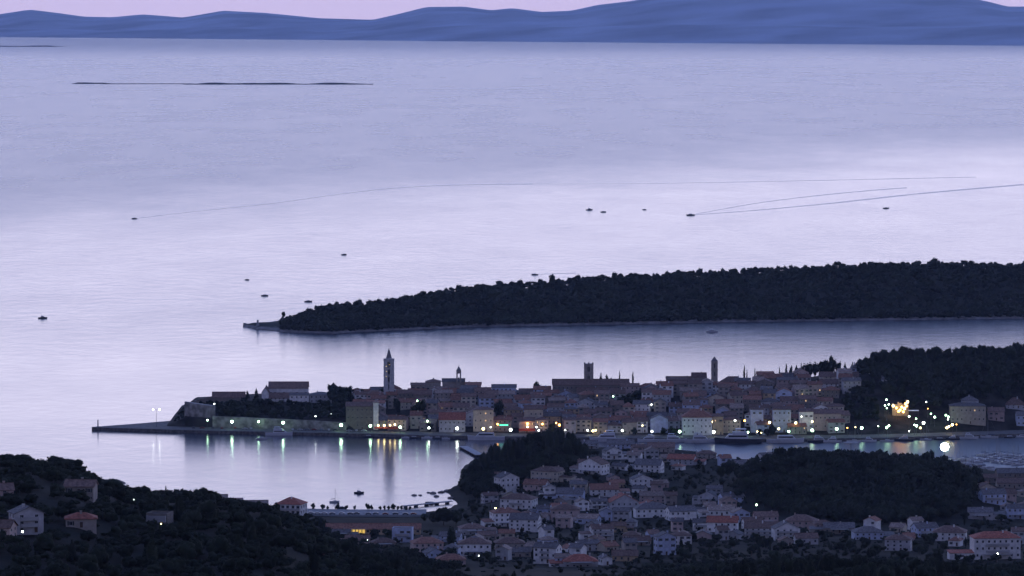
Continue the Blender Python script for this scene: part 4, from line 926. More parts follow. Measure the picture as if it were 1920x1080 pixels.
# visible wakes: low ridges of disturbed water
M_wake = principled('wake_water', (.02, .03, .05), .30, .1, spec=.5)
def wake(pts, wid, amp, label):
    V = []; F = []; n = 0
    for _ in range(3): pts = [pts[0]] + [q for a, b in zip(pts[:-1], pts[1:]) for q in ((a[0] * .75 + b[0] * .25, a[1] * .75 + b[1] * .25), (a[0] * .25 + b[0] * .75, a[1] * .25 + b[1] * .75))] + [pts[-1]]
    P_ = [P(*a) for a in pts]; segs = []
    for a, b in zip(P_[:-1], P_[1:]):
        for k in range(3): segs.append(a.lerp(b, k / 3))
    segs.append(P_[-1]); m = len(segs)
    for i, p in enumerate(segs):
        f = i / (m - 1); w = wid * (.45 + 1.2 * f); h = .27 * amp * (1 - .7 * f) * max(.04, .75 + 1.5 * mnoise.noise(Vector((i * .17, len(pts), 0))))
        for dy, z in ((-w, -.02), (-w * .45, h * .75), (0, h), (w * .45, h * .7), (w, -.02)): V.append(W(p.x, p.y + dy, z))
    F = [(i * 5 + k, i * 5 + 5 + k, i * 5 + 6 + k, i * 5 + k + 1) for i in range(m - 1) for k in range(4)]
    tag(obj('boat_wake', mesh_np('boat_wake', V, F, [M_wake], smooth=True)), kind='stuff', label=label)
wake([(253, 410), (320, 401.5), (400, 393), (520, 381), (600, 369), (700, 356), (800, 348.5), (900, 346), (1000, 345)], 13, .8, 'long curving wake behind the far left speedboat')
wake([(1000, 345), (1150, 345), (1300, 343), (1450, 340), (1600, 337), (1830, 332)], 10, .45, 'faint far end of the long wake')
wake([(1298, 403), (1400, 396), (1500, 387), (1600, 377), (1720, 363), (1920, 346)], 16, .9, 'near arm of the twin wake')
wake([(1298, 402.5), (1360, 391), (1430, 379), (1520, 368), (1620, 358), (1700, 352)], 12, .6, 'far arm of the twin wake')
wake([(1006, 515), (1040, 513), (1080, 512)], 7, .5, 'short wake of the boat above the peninsula wood')
# quay moorings (bearing, dip, length, kind)
def quay_loc(px, off=-3.2): y = QY(px) + off; return W(XA(px, y), y, 0)
motor_boat('motor_yacht', quay_loc(522), 0, 20, 'white motor yacht moored below the long sea wall', decks=2, cat='yacht')
motor_boat('motor_yacht', quay_loc(912, -5), math.pi, 27, 'long white yacht moored beside the green lit sign', decks=1, cat='yacht')
motor_boat('motor_yacht', quay_loc(1140, -5), math.pi, 26, 'blue-white superyacht, leftmost of the large yachts past the headland', decks=2, cat='yacht')
motor_boat('motor_yacht', quay_loc(1218, -5), math.pi, 17, 'sleek white motor yacht moored by the blue-gabled hall', decks=2, cat='yacht')
motor_boat('excursion_boat', quay_loc(1262, -6), 0, 20, 'pale excursion boat moored left of the broad white hotel', decks=2, cat='ship')
motor_boat('excursion_boat', quay_loc(1312, -6), 0, 22, 'pale decked excursion boat moored before the broad white hotel', decks=2, cat='ship')
motor_boat('harbour_ship', quay_loc(1385, -8), math.pi, 34, 'long black-hulled ship with pale deck house on the quay', decks=2, dark=True, cat='ship')
motor_boat('motor_yacht', quay_loc(1473, -6), 0, 27, 'long pale blue-white yacht right of the black-hulled ship', decks=1, cat='yacht')
motor_boat('excursion_boat', quay_loc(1536, -6), 0, 16, 'dark wooden excursion boat moored beside the twin lamps', decks=2, dark=True, cat='ship')
px = 1562; k = 0
while px < 1925:
    L = random.uniform(8, 14); kind = random.random()
    if kind < .3: sail_boat('sailing_boat', quay_loc(px, -4 - random.random() * 4), random.choice((0, math.pi)) + random.uniform(-.3, .3), L, f'moored sailing boat, {ORD[k]} from the left in the right-hand quay line', 'boats in the right-hand quay line')
    else: motor_boat('motor_boat', quay_loc(px, -4 - random.random() * 4), random.choice((0, math.pi)) + random.uniform(-.3, .3), L, f'moored motor boat, {ORD[k]} from the left in the right-hand quay line', 'boats in the right-hand quay line', decks=2 if L > 10 else 1, dark=random.random() < .3)
    px += L * 2.6 + random.uniform(0, 8); k += 1
for k, (px, L) in enumerate(((690, 7), (760, 6), (776, 7), (800, 8), (820, 7), (836, 6))):
    motor_boat('motor_boat', quay_loc(px, -2.5), random.choice((0, math.pi)), L, f'small boat tied below the palace end of the quay, {ORD[k]} from the left', 'small boats tied to the town quay', dark=k % 2 == 0)
# marina pontoons at the lower right
for r, (a, b, n) in enumerate((((1786, 862), (1830, 872), 5), ((1838, 860), (1925, 872), 11), ((1850, 853), (1925, 862), 9), ((1815, 875), (1850, 884), 4))):
    A = P(*a); Bq = P(*b); d = Bq - A; L = math.hypot(d.x, d.y); rz = math.atan2(d.y, d.x)
    t = empty('marina_pontoon', W(A.x, A.y, 0), rz); tag(t, f'floating pontoon lined with boats, {ORD[r]} counted from its marina end', 'pontoon')
    t['label'] = ('short pontoon by the wooded hill', 'long pontoon in the middle of the marina', 'farthest pontoon of the marina', 'nearest short pontoon beside the marina shore')[r] + ' lined with boats'
    MB().box(0, L, -1, 1, .35, .65).build('deck', [M_concrete], t)
    for q in range(3): MB().tube((L * (q + .5) / 3, 1.2, -1), (L * (q + .5) / 3, 1.2, 2.2), .2, .2).build('mooring_pile', [M_quaywall], t)
    nx = Vector((-d.y, d.x, 0)).normalized()
    for i in range(n):
        for s in (-1, 1):
            if random.random() < .15: continue
            c = A + d * ((i + .5) / n) + nx * s * 6.5; Lb = random.uniform(7.5, 10.5); z = rz + math.pi / 2 * s + (0 if random.random() < .5 else math.pi)
            lab = f'berth {ORD[i]} from the left, {"far" if s > 0 else "near"} side of the {("hillside", "middle", "farthest", "nearest")[r]} pontoon'
            if random.random() < .5: sail_boat('sailing_boat', W(c.x, c.y, 0), z, Lb, 'sailing boat in the ' + lab, 'boats on the marina pontoons')
            else: motor_boat('motor_boat', W(c.x, c.y, 0), z, Lb, 'motor boat in the ' + lab, 'boats on the marina pontoons', dark=random.random() < .2)
# stand-up shade of the fuel quay: two flat canopies on posts
def canopy(px, py_foot, py_top, w, Y, label, x2=None):
    t = empty('quay_canopy', W(XA(px, Y), Y, 0)); tag(t, label, 'canopy'); top = HZ(px, py_top, Y); s = Y / FPX * w / 2
    MB().tube((0, 0, -2), (0, 0, top - .3), .45, .35, 8).build('post', [M_alu], t)
    V = [(-s, -3, top - .7), (s, -3, top - .7), (s, 3, top - .7), (-s, 3, top - .7), (-s, -3, top - .3), (s, -3, top - .3), (s, 3, top - .3), (-s, 3, top - .3), (0, 0, top + .8)]
    MB().poly(V, [(3, 2, 1, 0), (0, 1, 5, 4), (1, 2, 6, 5), (2, 3, 7, 6), (3, 0, 4, 7), (4, 5, 8), (5, 6, 8), (6, 7, 8), (7, 4, 8)]).build('roof', [M_concrete], t)
canopy(1597, 858, 829, 28, P(1597, 857).y, 'pale peaked canopy on one post above the hill trees')
canopy(1622, 858, 847, 22, P(1622, 859).y, 'low flat dark canopy right of the peaked one')

# ------------------------------------------------------------------ lamps
GL = {'w': glow('white_lamp', (.9, 1.0, .93), 16), 'g': glow('greenish_lamp', (.55, 1.0, .64), 20), 'y': glow('yellow_lamp', (1.0, .80, .34), 15), 'o': glow('amber_lamp', (1.0, .46, .10), 14), 'f': glow('floodlight', (.8, .97, 1.0), 30)}
_gm = {}
def globe(c, r):
    if (c, r) not in _gm:
        me = tri_mesh('lamp_globe', ICO2[0] * r, ICO2[1], GL[c]); me.polygons.foreach_set('use_smooth', [True] * len(me.polygons)); _gm[(c, r)] = me
    return _gm[(c, r)]
M_pole = principled('lamp_pole', (.10, .11, .11), .6, .1)
_pm = {}
def lamp(loc, hgt, c, r, label, group):
    t = empty('street_lamp', loc); tag(t, label, 'street lamp', group)
    k = round(hgt * 2) / 2
    if k not in _pm: _pm[k] = MB().tube((0, 0, -1), (0, 0, k), .13, .09).box(-.3, .3, -.3, .3, 0, .35).mesh('pole', [M_pole])
    obj('pole', _pm[k], t); obj('globe', globe(c, round(r * 1.25, 3)), t, (0, 0, k + r * .8)); return t
QL = [(388, 788, 'g', .6), (434, 790, 'g', 1.05), (484, 791, 'g', .75), (530, 792.5, 'g', 1.05), (639, 796, 'g', 1.15), (694, 798, 'g', 1.0), (709, 798, 'y', .65), (720, 798, 'y', .8), (731, 797, 'y', .6), (740, 796, 'y', .65), (750, 800, 'g', .95), (801, 789, 'g', .6), (804, 801.5, 'w', .75),
      (857, 803, 'w', 1.05), (906, 804, 'y', 1.0), (920, 801, 'w', .5), (933, 795, 'o', .7), (957.5, 805, 'w', 1.05), (989, 794.5, 'o', .9), (989, 800.5, 'y', .7), (1017, 794.5, 'o', .75), (1006, 801, 'w', .5), (1010, 806.5, 'w', .55), (1043, 793, 'o', .6), (1049, 797, 'o', .9), (1060, 806.5, 'w', .5),
      (1102, 807, 'w', .65), (1112, 807.5, 'y', .8), (1117, 807, 'y', .6), (1167, 807.5, 'w', .75), (1205, 798, 'y', .5), (1223, 808, 'w', .8), (1275, 808.5, 'g', 1.0), (1335, 790, 'y', .75), (1339, 809, 'w', 1.05), (1379, 788.5, 'w', .7), (1397, 788.5, 'o', .7), (1403, 810, 'g', .8), (1421, 809, 'y', .6), (1428, 811, 'y', .7),
      (1444, 792, 'y', .85), (1461, 804, 'y', .75), (1480, 808, 'g', .8), (1493, 792, 'y', .85), (1504, 781, 'w', .4), (1524, 790, 'y', .7), (1524, 806, 'g', 1.05), (1570, 804, 'g', 1.0), (1590, 802, 'o', .4), (1605, 801, 'y', .4), (1617, 802, 'g', 1.0), (1648, 799, 'g', .4), (1664, 801, 'g', .8), (1668, 798, 'g', .7), (1733, 792, 'w', 1.05), (1720, 798.5, 'g', .85), (1727, 801.5, 'y', .7), (1716, 797, 'g', .5), (1719, 785, 'g', .5),
      (1777, 801, 'y', .85), (1781, 798.5, 'y', .75), (1787, 796.5, 'y', .9), (1706, 810.5, 'w', .5), (1795, 796, 'o', .4)]
for i, (px, py, c, r) in enumerate(QL):
    dq = 24 if py > 795 or px < 690 else 31.5
    if px > 1700 and py > 795: dq = 20
    Y = QY(px) + dq - (6 if r > .9 else 0); hz = HZ(px, py, Y); b = 1.9
    near = min(LAND + [(395, 'the bastion'), (540, 'the convent'), (640, 'the palace'), (989, 'the red awning'), (1690, 'the amber ruin'), (1420, 'the left pale blue house')], key=lambda l: abs(l[0] - px))
    col = {'g': 'greenish', 'w': 'white', 'y': 'yellow', 'o': 'amber'}[c]
    sm = sorted([q[0] for q in QL if min(LAND + [(395, 'the bastion'), (540, 'the convent'), (640, 'the palace'), (989, 'the red awning'), (1690, 'the amber ruin'), (1420, 'the left pale blue house')], key=lambda l: abs(l[0] - q[0])) == near])
    lamp(W(XA(px, Y), Y, b), max(2.5, hz - b - r * .8), c, r * .78, f'{"bright" if r > .9 else "small"} {col} quay lamp {"high" if py < 795 else "low"} below {near[1]}, {ORD[sm.index(px)]} from left' , 'lamps along the town quay')
SL = [(401, 757.5, 62, 'w', .6, 'small white lamp at the top of the bastion slope'), (591, 784.5, 40, 'w', .5, 'small white lamp in the dark park, nearer the sea wall'), (620, 778.5, 52, 'w', .45, 'faint white lamp in the dark park, uphill one'), (782, 751.5, 84, 'g', .65, 'greenish lamp in the dark garden below the great belfry'),
      (1031, 750.5, 100, 'w', .65, 'white lamp on the ridge gap left of the long church'), (1150, 743.5, 112, 'g', .6, 'white lamp below the monastery annexe'), (1222, 758.5, 84, 'w', .65, 'white lamp under the big round tree above the blue-gabled hall'),
      (1461, 725, 118, 'g', .7, 'greenish lamp high among the slope houses, upper of two'), (1517, 742, 92, 'g', .75, 'greenish lamp high among the slope houses, lower of two'),
      (1663, 749.5, 76, 'g', .75, 'top lamp of the green cluster by the amber ruin'), (1667.5, 757.5, 68, 'g', .7, 'right lamp of the green cluster by the amber ruin'), (1660.5, 760, 64, 'g', .7, 'left lamp of the green cluster by the amber ruin'), (1664, 765, 58, 'g', .6, 'lowest lamp of the green cluster by the amber ruin'),
      (1706, 780, 44, 'g', .85, 'greenish lamp below the blue lit strip'), (1738, 753, 70, 'w', .5, 'highest small lamp in the park wood'), (1747, 776, 50, 'g', .6, 'small greenish lamp in the park, left of a bigger one'), (1754, 781.5, 46, 'g', .95, 'big greenish lamp in the park wood'),
      (1775, 778, 50, 'g', .8, 'top lamp of the bunch beside the wide grey villa'), (1779.5, 782, 47, 'g', .8, 'middle lamp of the bunch beside the wide grey villa'), (1779, 786, 44, 'w', .6, 'lowest lamp of the bunch beside the wide grey villa'), (1741, 766, 60, 'o', .4, 'dim pinkish lamp in the park wood')]
for px, py, dq, c, r, lab in SL:
    Y = QY(px) + dq - 6; hz = HZ(px, py, Y); b = town_h(px, dq); lamp(W(XA(px, Y), Y, b), max(2.5, hz - b - r * .6), c, r * .62, lab, 'lamps on the town slope')
# twin lamp on the breakwater
Y = P(292, q_y(292)).y + 22; t = empty('street_lamp', W(XA(292, Y), Y, 1.9)); tag(t, 'twin-armed lamp standing on the breakwater before the rocky point', 'street lamp')
hz = HZ(292, 768, Y) - 1.9; MB().tube((0, 0, -1), (0, 0, hz), .16, .1).tube((-2.3, 0, hz), (2.3, 0, hz), .08, .08, 5).build('pole', [M_pole], t)
for s in (-1, 1): obj('globe', globe('w', .55), t, (s * 2.4, 0, hz))
FLs = [(1417, 948, 'g', .42, 'greenish street lamp at the foot of the dark wooded hill'), (929, 954, 'y', .34, 'small yellow lamp beside the middle headland houses'), (48, 997, 'w', .24, 'bluish white lamp before the blue hillside house'), (306, 984, 'y', .14, 'small pale lamp at the dark flat-roofed hillside house'),
       (898, 1043, 'w', .2, 'tiny lamp on the front of the brown-roofed low house'), (1867, 1040, 'w', .34, 'white lamp before the big red-roofed house'), (1863, 1000, 'o', .25, 'faint pinkish lamp under the eaves of the red-roofed house'), (1850, 919, 'w', .3, 'faint lamp near the marina houses'), (690, 1012, 'w', .12, 'tall thin lamp post behind the beach arcade'), (255, 937, 'w', .1, 'tiny pale lamp among the hillside pines')]
for px, py, c, r, lab in FLs:
    p = hit(px, py + 14); p = p + Vector((0, -9, 0)); lamp(W(p.x, p.y, ghz(p.x, p.y)), max(3, HZ(px, py, p.y) - ghz(p.x, p.y)), c, r, lab, None)
Y = P(1773, 864).y; t = empty('floodlight_mast', W(XA(1773, Y), Y, 0)); tag(t, 'dazzling white floodlight mast at the marina', 'floodlight')
hz = HZ(1773, 838, Y); MB().tube((0, 0, -2), (0, 0, hz), .22, .14).build('mast', [M_pole], t)
for dx, dz in [(0, 0)] + [(2.1 * math.cos(q * math.pi / 4), 2.1 * math.sin(q * math.pi / 4)) for q in range(8)]: obj('floodlight_head', globe('f', 1.0), t, (dx, 0, hz + dz))
# green neon strip, red awning, amber ruin, blue strip
Y = QY(944.5) + 30.4; t = empty('illuminated_sign', W(XA(944.5, Y), Y, HZ(944.5, 797, Y))); tag(t, 'bright green horizontal sign strip over the quay shops', 'sign')
MB().box(-3.3, 3.3, -.1, .1, -.35, .35).build('light_strip', [glow('green_neon', (.12, .95, .55), 2.6)], t); MB().box(-3.6, 3.6, .1, 1.2, -.6, .6).build('sign_box', [M_pole], t)
Y = QY(988) + 30; t = empty('cafe_awning', W(XA(988, Y), Y, 1.9)); tag(t, 'red awning of the quay cafe under amber lamps', 'awning')
MB().poly([(-6, -3.6, 2.6), (6, -3.6, 2.6), (6, 0, 3.6), (-6, 0, 3.6), (-6, -3.6, 2.1), (6, -3.6, 2.1)], [(0, 1, 2, 3), (4, 5, 1, 0)]).build('awning_cloth', [principled('red_canvas', (.42, .05, .03), .8, .1)], t)
for k in range(4): MB().tube((-5.6 + k * 3.7, -3.5, -.5), (-5.6 + k * 3.7, -3.5, 2.6), .06).build('post', [M_pole], t)
Y = QY(724) + 28; t = empty('cafe_awning', W(XA(724, Y), Y, 1.9)); tag(t, 'dark red awning row right of the palace under yellow lamps', 'awning')
MB().poly([(-9, -3.6, 2.4), (9, -3.6, 2.4), (9, 0, 3.3), (-9, 0, 3.3), (-9, -3.6, 2.0), (9, -3.6, 2.0)], [(0, 1, 2, 3), (4, 5, 1, 0)]).build('awning_cloth', [principled('wine_canvas', (.25, .05, .04), .8, .1)], t)
dq = 62; Y = QY(1690) + dq; b = town_h(1690, dq); t = empty('lit_ruin', W(XA(1690, Y), Y, b)); tag(t, 'ruined stone walls flooded with amber light at the park edge', 'ruin')
s_ = Y / FPX
for k, (x0, x1, y0, y1) in enumerate(((1674, 1684, 772, 758), (1684, 1693, 776, 756), (1693, 1704, 772, 760), (1700, 1706, 768, 752))):
    z1 = HZ(1690, y1, Y) - b
    MB().box((x0 - 1690) * s_, (x1 - 1690) * s_ - .2, k * .8, k * .8 + .9, -3, z1).box((x0 - 1690) * s_, (x0 - 1690) * s_ + 1.1, k * .8, k * .8 + .9, z1, z1 + .9).build('ruined_wall', [WALL['stone']], t)
for k, (px, py) in enumerate(((1676, 763), (1682, 766), (1689, 770), (1692, 765), (1697, 768), (1701, 762), (1695, 774), (1686, 773), (1703, 755), (1699, 758))):
    y = Y - 5 - (k % 3); lamp(W(XA(px, y), y, town_h(px, dq - 6)), max(1, HZ(px, py, y) - town_h(px, dq - 6)), 'o' if k % 4 else 'y', .7, f'amber lamp before the ruined walls, {ORD[sorted([1676,1682,1689,1692,1697,1701,1695,1686,1703,1699]).index(px)]} from the left', 'amber lamps at the ruin')
Y = QY(1714) + 58; t = empty('lit_pergola', W(XA(1714, Y), Y, town_h(1714, 58))); tag(t, 'bluish lit pergola strip right of the amber ruin', 'pergola')
z = HZ(1714, 769.5, Y) - town_h(1714, 58); MB().box(-3.8, 3.8, -2, 2, z - .25, z + .25).build('roof', [M_hullw], t); MB().box(-3.6, 3.6, -2.1, -2.0, z - .22, z + .2).build('light_strip', [glow('cool_strip', (.6, .72, 1.0), .7)], t)
for s in (-1, 1): MB().tube((s * 3.4, -1.8, -2), (s * 3.4, -1.8, z), .1).build('post', [M_pole], t)

# ------------------------------------------------------------------ cars parked on quay and promenade
M_tyre = principled('tyre', (.02, .02, .02), .9)
def car_meshes(c):
    b = MB(); prof = [(-2.1, .35), (-2.15, .8), (-1.5, .95), (-.9, 1.42), (.6, 1.42), (1.25, .95), (2.05, .82), (2.15, .4)]
    n = len(prof); b.poly([(x, -.85, z) for x, z in prof] + [(x, .85, z) for x, z in prof], [tuple(range(n)), tuple(n + k for k in reversed(range(n)))] + [(i, n + i, n + (i + 1) % n, (i + 1) % n) for i in range(n)])
    body = b.mesh('body', [principled('car_paint', c, .35, .05, spec=.5)])
    w = MB(); w.box(-1.2, .95, -.87, .87, 1.0, 1.3); win = w.mesh('windows', [M_glass])
    t = MB(); t.tube((0, -.1, 0), (0, .1, 0), .32, n=10); return body, win, t.mesh('wheel', [M_tyre])
CARS = [car_meshes(c) for c in ((.5, .5, .52), (.05, .055, .07), (.22, .04, .035), (.16, .18, .22))]
def car(loc, rz, label, group):
    b, w, ty = random.choice(CARS); t = empty('parked_car', loc, rz); tag(t, label, 'car', group); obj('body', b, t); obj('windows', w, t)
    for sx in (-1.3, 1.3):
        for sy in (-.85, .85): obj('wheel', ty, t, (sx, sy, .32))
k = 0
for px in [362, 378, 398, 415, 440, 458, 470, 548, 562, 575, 588, 602, 616, 628, 654, 668, 682]:
    Y = QY(px) + 20 + random.uniform(-3, 3); car(W(XA(px, Y), Y, 1.95), random.uniform(-.1, .1) + (math.pi / 2 if random.random() < .3 else 0), f'car parked under the sea wall, {ORD[k]} from the left', 'cars parked on the town quay'); k += 1
for k, px in enumerate([582, 594, 607, 622, 640, 656, 668, 690, 704, 722, 741, 760, 775]):
    p = P(px, interp(near_coast, px)); y = p.y - 33 - (k % 2); car(W(XA(px, y), y, 3.02), random.uniform(-.05, .05), f'car parked on the beach promenade, {ORD[k]} from the left', 'cars parked on the beach promenade')

# ------------------------------------------------------------------ trees of the old town
def town_tree(kind, px, y_top, dq, r, label, group=None, lib=None, y_foot=None):
    Y = QY(px) + dq; b = town_h(px, dq) if y_foot is None else HZ(px, y_foot, Y); top = HZ(px, y_top, Y)
    unit = {'broad': 1.55, 'pine': 1.5, 'cypress': 3.5, 'conifer': 2.15}[kind]
    zs = max(.5, (top - b) / (r * unit)); tree(kind, W(XA(px, Y), Y, b), r, label, group, lib or FAR, zs)
for px, yt, r, lab in ((1162, 693, .95, 'thin cypress on the skyline, left of the pair'), (1187, 695, 1.25, 'thicker cypress on the skyline, right of the pair'), (1396, 682, 1.4, 'tall spiky cypress right of the slim belfry'), (893, 714, 1.0, 'little cypress on the ridge right of the arched belfry'), (1475, 679, 1.7, 'tallest cypress at the start of the hilltop trees'), (1401, 690, .9, 'short cypress next to the tall spiky one'), (1416, 688, 1.0, 'small cypress above the brown-roofed long house'), (1462, 685, 1.1, 'small cypress before the hilltop trees'), (1503, 677, 1.1, 'small cypress poking out of the hilltop trees'), (1632, 667, 1.0, 'small cypress at the left end of the dark wood')):
    town_tree('cypress', px, yt, 160, r * 1.5, lab, y_foot=min(yt + 42, 724))
for px, yt, r, dq, k, lab in ((480, 727, 3.2, 128, 'conifer', 'dark upright tree beside the convent'), (463, 731, 2.6, 132, 'conifer', 'slighter dark tree left of the one beside the convent'), (1010, 717, 5.6, 165, 'broad', 'round dark tree on the ridge between belfries'), (714, 727, 3.2, 140, 'broad', 'round bush-like tree touching the great belfry on its left'),
                          (1127, 697, 4.0, 160, 'conifer', 'pointed dark tree right of the square tower'), (1136, 706, 3.4, 162, 'broad', 'low dark tree right of the pointed one'), (1146, 706, 3.6, 160, 'broad', 'low dark tree left of the skyline cypresses'), (1172, 711, 3.2, 165, 'broad', 'low bush between the two skyline cypresses'), (1204, 728, 7.5, 112, 'broad', 'big round dark tree on the slope above the blue-gabled hall'), (1185, 738, 5, 108, 'broad', 'low round tree left of the big round one'),
                          (745, 745, 3.5, 80, 'broad', 'dark garden tree right of the great belfry foot'), (789, 748, 4.2, 74, 'broad', 'dark garden tree behind the greenish lamp'), (778, 757, 3.6, 70, 'broad', 'lower dark garden tree beneath the greenish lamp'), (935, 748, 3.8, 70, 'broad', 'dark tree in the gap above the cream hotel'), (926, 755, 3.2, 64, 'broad', 'smaller dark tree in the gap above the cream hotel'), (1290, 752, 3.4, 80, 'broad', 'small dark tree above the broad white hotel'),
                          (1035, 792, 3.6, 29, 'broad', 'dark quay tree between the amber lamps'), (1450, 798, 3.4, 24, 'broad', 'dark round quay tree beside the yellow lamps'), (1440, 801, 2.8, 25, 'broad', 'small quay tree under the pale blue houses'), (806, 792, 3.0, 27, 'broad', 'green-lit quay tree beside two lamps'), (1245, 801, 3.4, 26, 'broad', 'low quay tree before the blue-gabled hall'), (1262, 800, 3.0, 26, 'broad', 'low quay tree left of the broad white hotel'), (1425, 803, 2.6, 24, 'broad', 'small lit tree above the pale ship'), (1190, 801, 3.2, 25, 'broad', 'low quay tree left of the blue-gabled hall')):
    town_tree(k, px, yt, dq, r, lab)
rg = random.Random(21)
sky_r = [(1480, 684), (1500, 682), (1520, 676), (1545, 676), (1556, 668), (1575, 679), (1600, 676), (1625, 672), (1640, 664), (1650, 652), (1680, 648), (1700, 646), (1735, 648), (1760, 650), (1800, 648), (1840, 645), (1870, 648), (1900, 641), (1930, 644), (2100, 640)]
for i, (px, r) in enumerate([(1484, 3), (1494, 3.2), (1509, 3.6), (1519, 4), (1529, 3.8), (1541, 3.4), (1549, 4.6), (1560, 4.8), (1572, 3.8), (1585, 3), (1599, 3), (1612, 3.6), (1622, 3.2), (1634, 3)]):
    town_tree('broad' if r > 3.3 else 'conifer', px, interp(sky_r, px), 168, r, f'hilltop tree left of the big wood, {ORD[i]} from the left', 'hilltop trees on the town skyline', y_foot=706)
px = 1645; i = 0
while px < 1935:
    r = rg.uniform(4.2, 6.8); town_tree(rg.choice(('pine', 'broad', 'pine')), px, interp(sky_r, px) + rg.uniform(-2, 4), 150 + rg.uniform(0, 20), r, f'big crown on the skyline of the park wood, {ORD[i]} from the left', 'skyline crowns of the park wood', lib=NEAR); px += r * 2.9; i += 1
pts = []
for _ in range(900):
    px = rg.uniform(1640, 2060); dq = rg.uniform(64, 190)
    if px < 1680 and dq < 118: continue
    if px > 1775 and dq < 78: continue
    if 1665 < px < 1715 and dq < 84: continue
    pts.append((tuple(town_pt(px, dq) + Vector((0, 0, -1.5))), rg.uniform(3.4, 5.2), rg.uniform(1.2, 1.8)))
for _ in range(70):
    px = rg.uniform(1600, 1660); pts.append((tuple(town_pt(px, rg.uniform(56, 110)) + Vector((0, 0, -1.5))), rg.uniform(2.4, 3.8), rg.uniform(1.1, 1.5)))
wood('park_wood', pts, 'dark dense park wood on the hill right of the old town', 40, 8)
pts = []
for _ in range(150):
    px = rg.uniform(400, 646); dq = rg.uniform(36, 104 if px < 620 else 150)
    pts.append((tuple(town_pt(px, dq) + Vector((0, 0, -1.2))), rg.uniform(2.6, 4.4), rg.uniform(.9, 1.35) * (.75 if 490 < px < 620 and dq > 80 else 1)))
for _ in range(46):
    px = rg.uniform(606, 668); pts.append((tuple(town_pt(px, rg.uniform(95, 160)) + Vector((0, 0, -1))), rg.uniform(3.2, 4.6), rg.uniform(1.5, 2.1) if px < 642 else 1.2))
for _ in range(40):
    px = rg.uniform(1170, 1212); pts.append((tuple(town_pt(px, rg.uniform(96, 118)) + Vector((0, 0, -1))), rg.uniform(2.2, 3.4), 1.1))
wood('slope_wood', pts, 'dark trees and shrubs on the slope below the convent', 60, 9)
# maquis scrub at the rocky point
pts = []
for _ in range(60):
    px = rg.uniform(318, 345); pts.append((tuple(town_pt(px, rg.uniform(40, 130)) + Vector((0, 0, -.8))), rg.uniform(.9, 1.8), 1))
for _ in range(90):
    px = rg.uniform(345, 400); pts.append((tuple(town_pt(px, rg.uniform(62, 140)) + Vector((0, 0, -.8))), rg.uniform(1.2, 2.2), 1))
wood('point_scrub', pts, 'low scrub on the rocky point behind the bastion', 24, 10)

# ------------------------------------------------------------------ trees of the near shore
def near_wood(name, label, polyg, n, r0, r1, seed, hsc=1.3, leaves=60):
    rg = random.Random(seed); pts = []
    xs = [a for a, b in polyg]; ys = [b for a, b in polyg]
    def inside(x, y):
        c = False
        for i in range(len(polyg)):
            (ax, ay), (bx, by) = polyg[i], polyg[i - 1]
            if (ay > y) != (by > y) and x < (bx - ax) * (y - ay) / (by - ay) + ax: c = not c
        return c
    while len(pts) < n:
        x = rg.uniform(min(xs), max(xs)); y = rg.uniform(min(ys), max(ys))
        if inside(x, y): pts.append(((x, y, ghz(x, y) - drop(x, y) - 1.5), rg.uniform(r0, r1), rg.uniform(hsc * .85, hsc * 1.2)))
    wood(name, pts, label, leaves, seed)
def G2(px, D): return (XA(px, D), D)
near_wood('headland_wood', 'dark round wood crowning the headland across from the town', [G2(868, 3140), G2(885, 3095), G2(935, 3085), G2(960, 3130), G2(1010, 3150), G2(1080, 3190), G2(1108, 3250), G2(1085, 3300), G2(1000, 3320), G2(920, 3290), G2(868, 3215)], 330, 2.8, 4.4, 31, 1.35)
near_wood('hill_wood', 'big dark wooded hill behind the lower right houses', [G2(1395, 3010), G2(1440, 2915), G2(1520, 2875), G2(1640, 2850), G2(1760, 2860), G2(1822, 2920), G2(1842, 3040), G2(1800, 3120), G2(1700, 3150), G2(1560, 3170), G2(1440, 3170), G2(1385, 3090)], 1150, 3.0, 5.6, 32, 1.35)
rg = random.Random(77)
# skyline of the right-hand wooded hill: single crowns
sk = [(1400, 905), (1440, 890), (1462, 850), (1480, 840), (1530, 838), (1560, 852), (1600, 858), (1640, 858), (1700, 862), (1760, 860), (1800, 862), (1830, 885)]
px = 1402; i = 0
while px < 1835:
    r = rg.uniform(3.4, 5.4) * (1.15 if 1460 < px < 1550 else 1); D = 3085 + rg.uniform(-20, 20); x = XA(px, D); g = ghz(x, D); top = HZ(px, interp(sk, px) + rg.uniform(-2, 5), D)
    k = rg.choice(('broad', 'pine', 'broad')); tree(k, W(x, D, g), r, f'crown on the skyline of the dark wooded hill, {ORD[i]} from the left', 'skyline crowns of the wooded hill', NEAR, max(.8, (top - g) / (r * 1.5))); px += r * rg.uniform(2.4, 4.0); i += 1
# headland skyline crowns
sk = [(868, 880), (885, 860), (905, 846), (930, 832), (960, 818), (1000, 808), (1040, 803), (1075, 812), (1095, 832)]
px = 872; i = 0
while px < 1096:
    r = rg.uniform(3, 4.6); D = 3215 + rg.uniform(-25, 25); x = XA(px, D); g = ghz(x, D); top = HZ(px, interp(sk, px) + rg.uniform(-2, 5), D)
    tree('broad', W(x, D, g), r, f'crown on the skyline of the headland wood, {ORD[i]} from the left', 'skyline crowns of the headland wood', NEAR, min(3, max(.8, (top - g) / (r * 1.5)))); px += r * rg.uniform(2.2, 3.2); i += 1
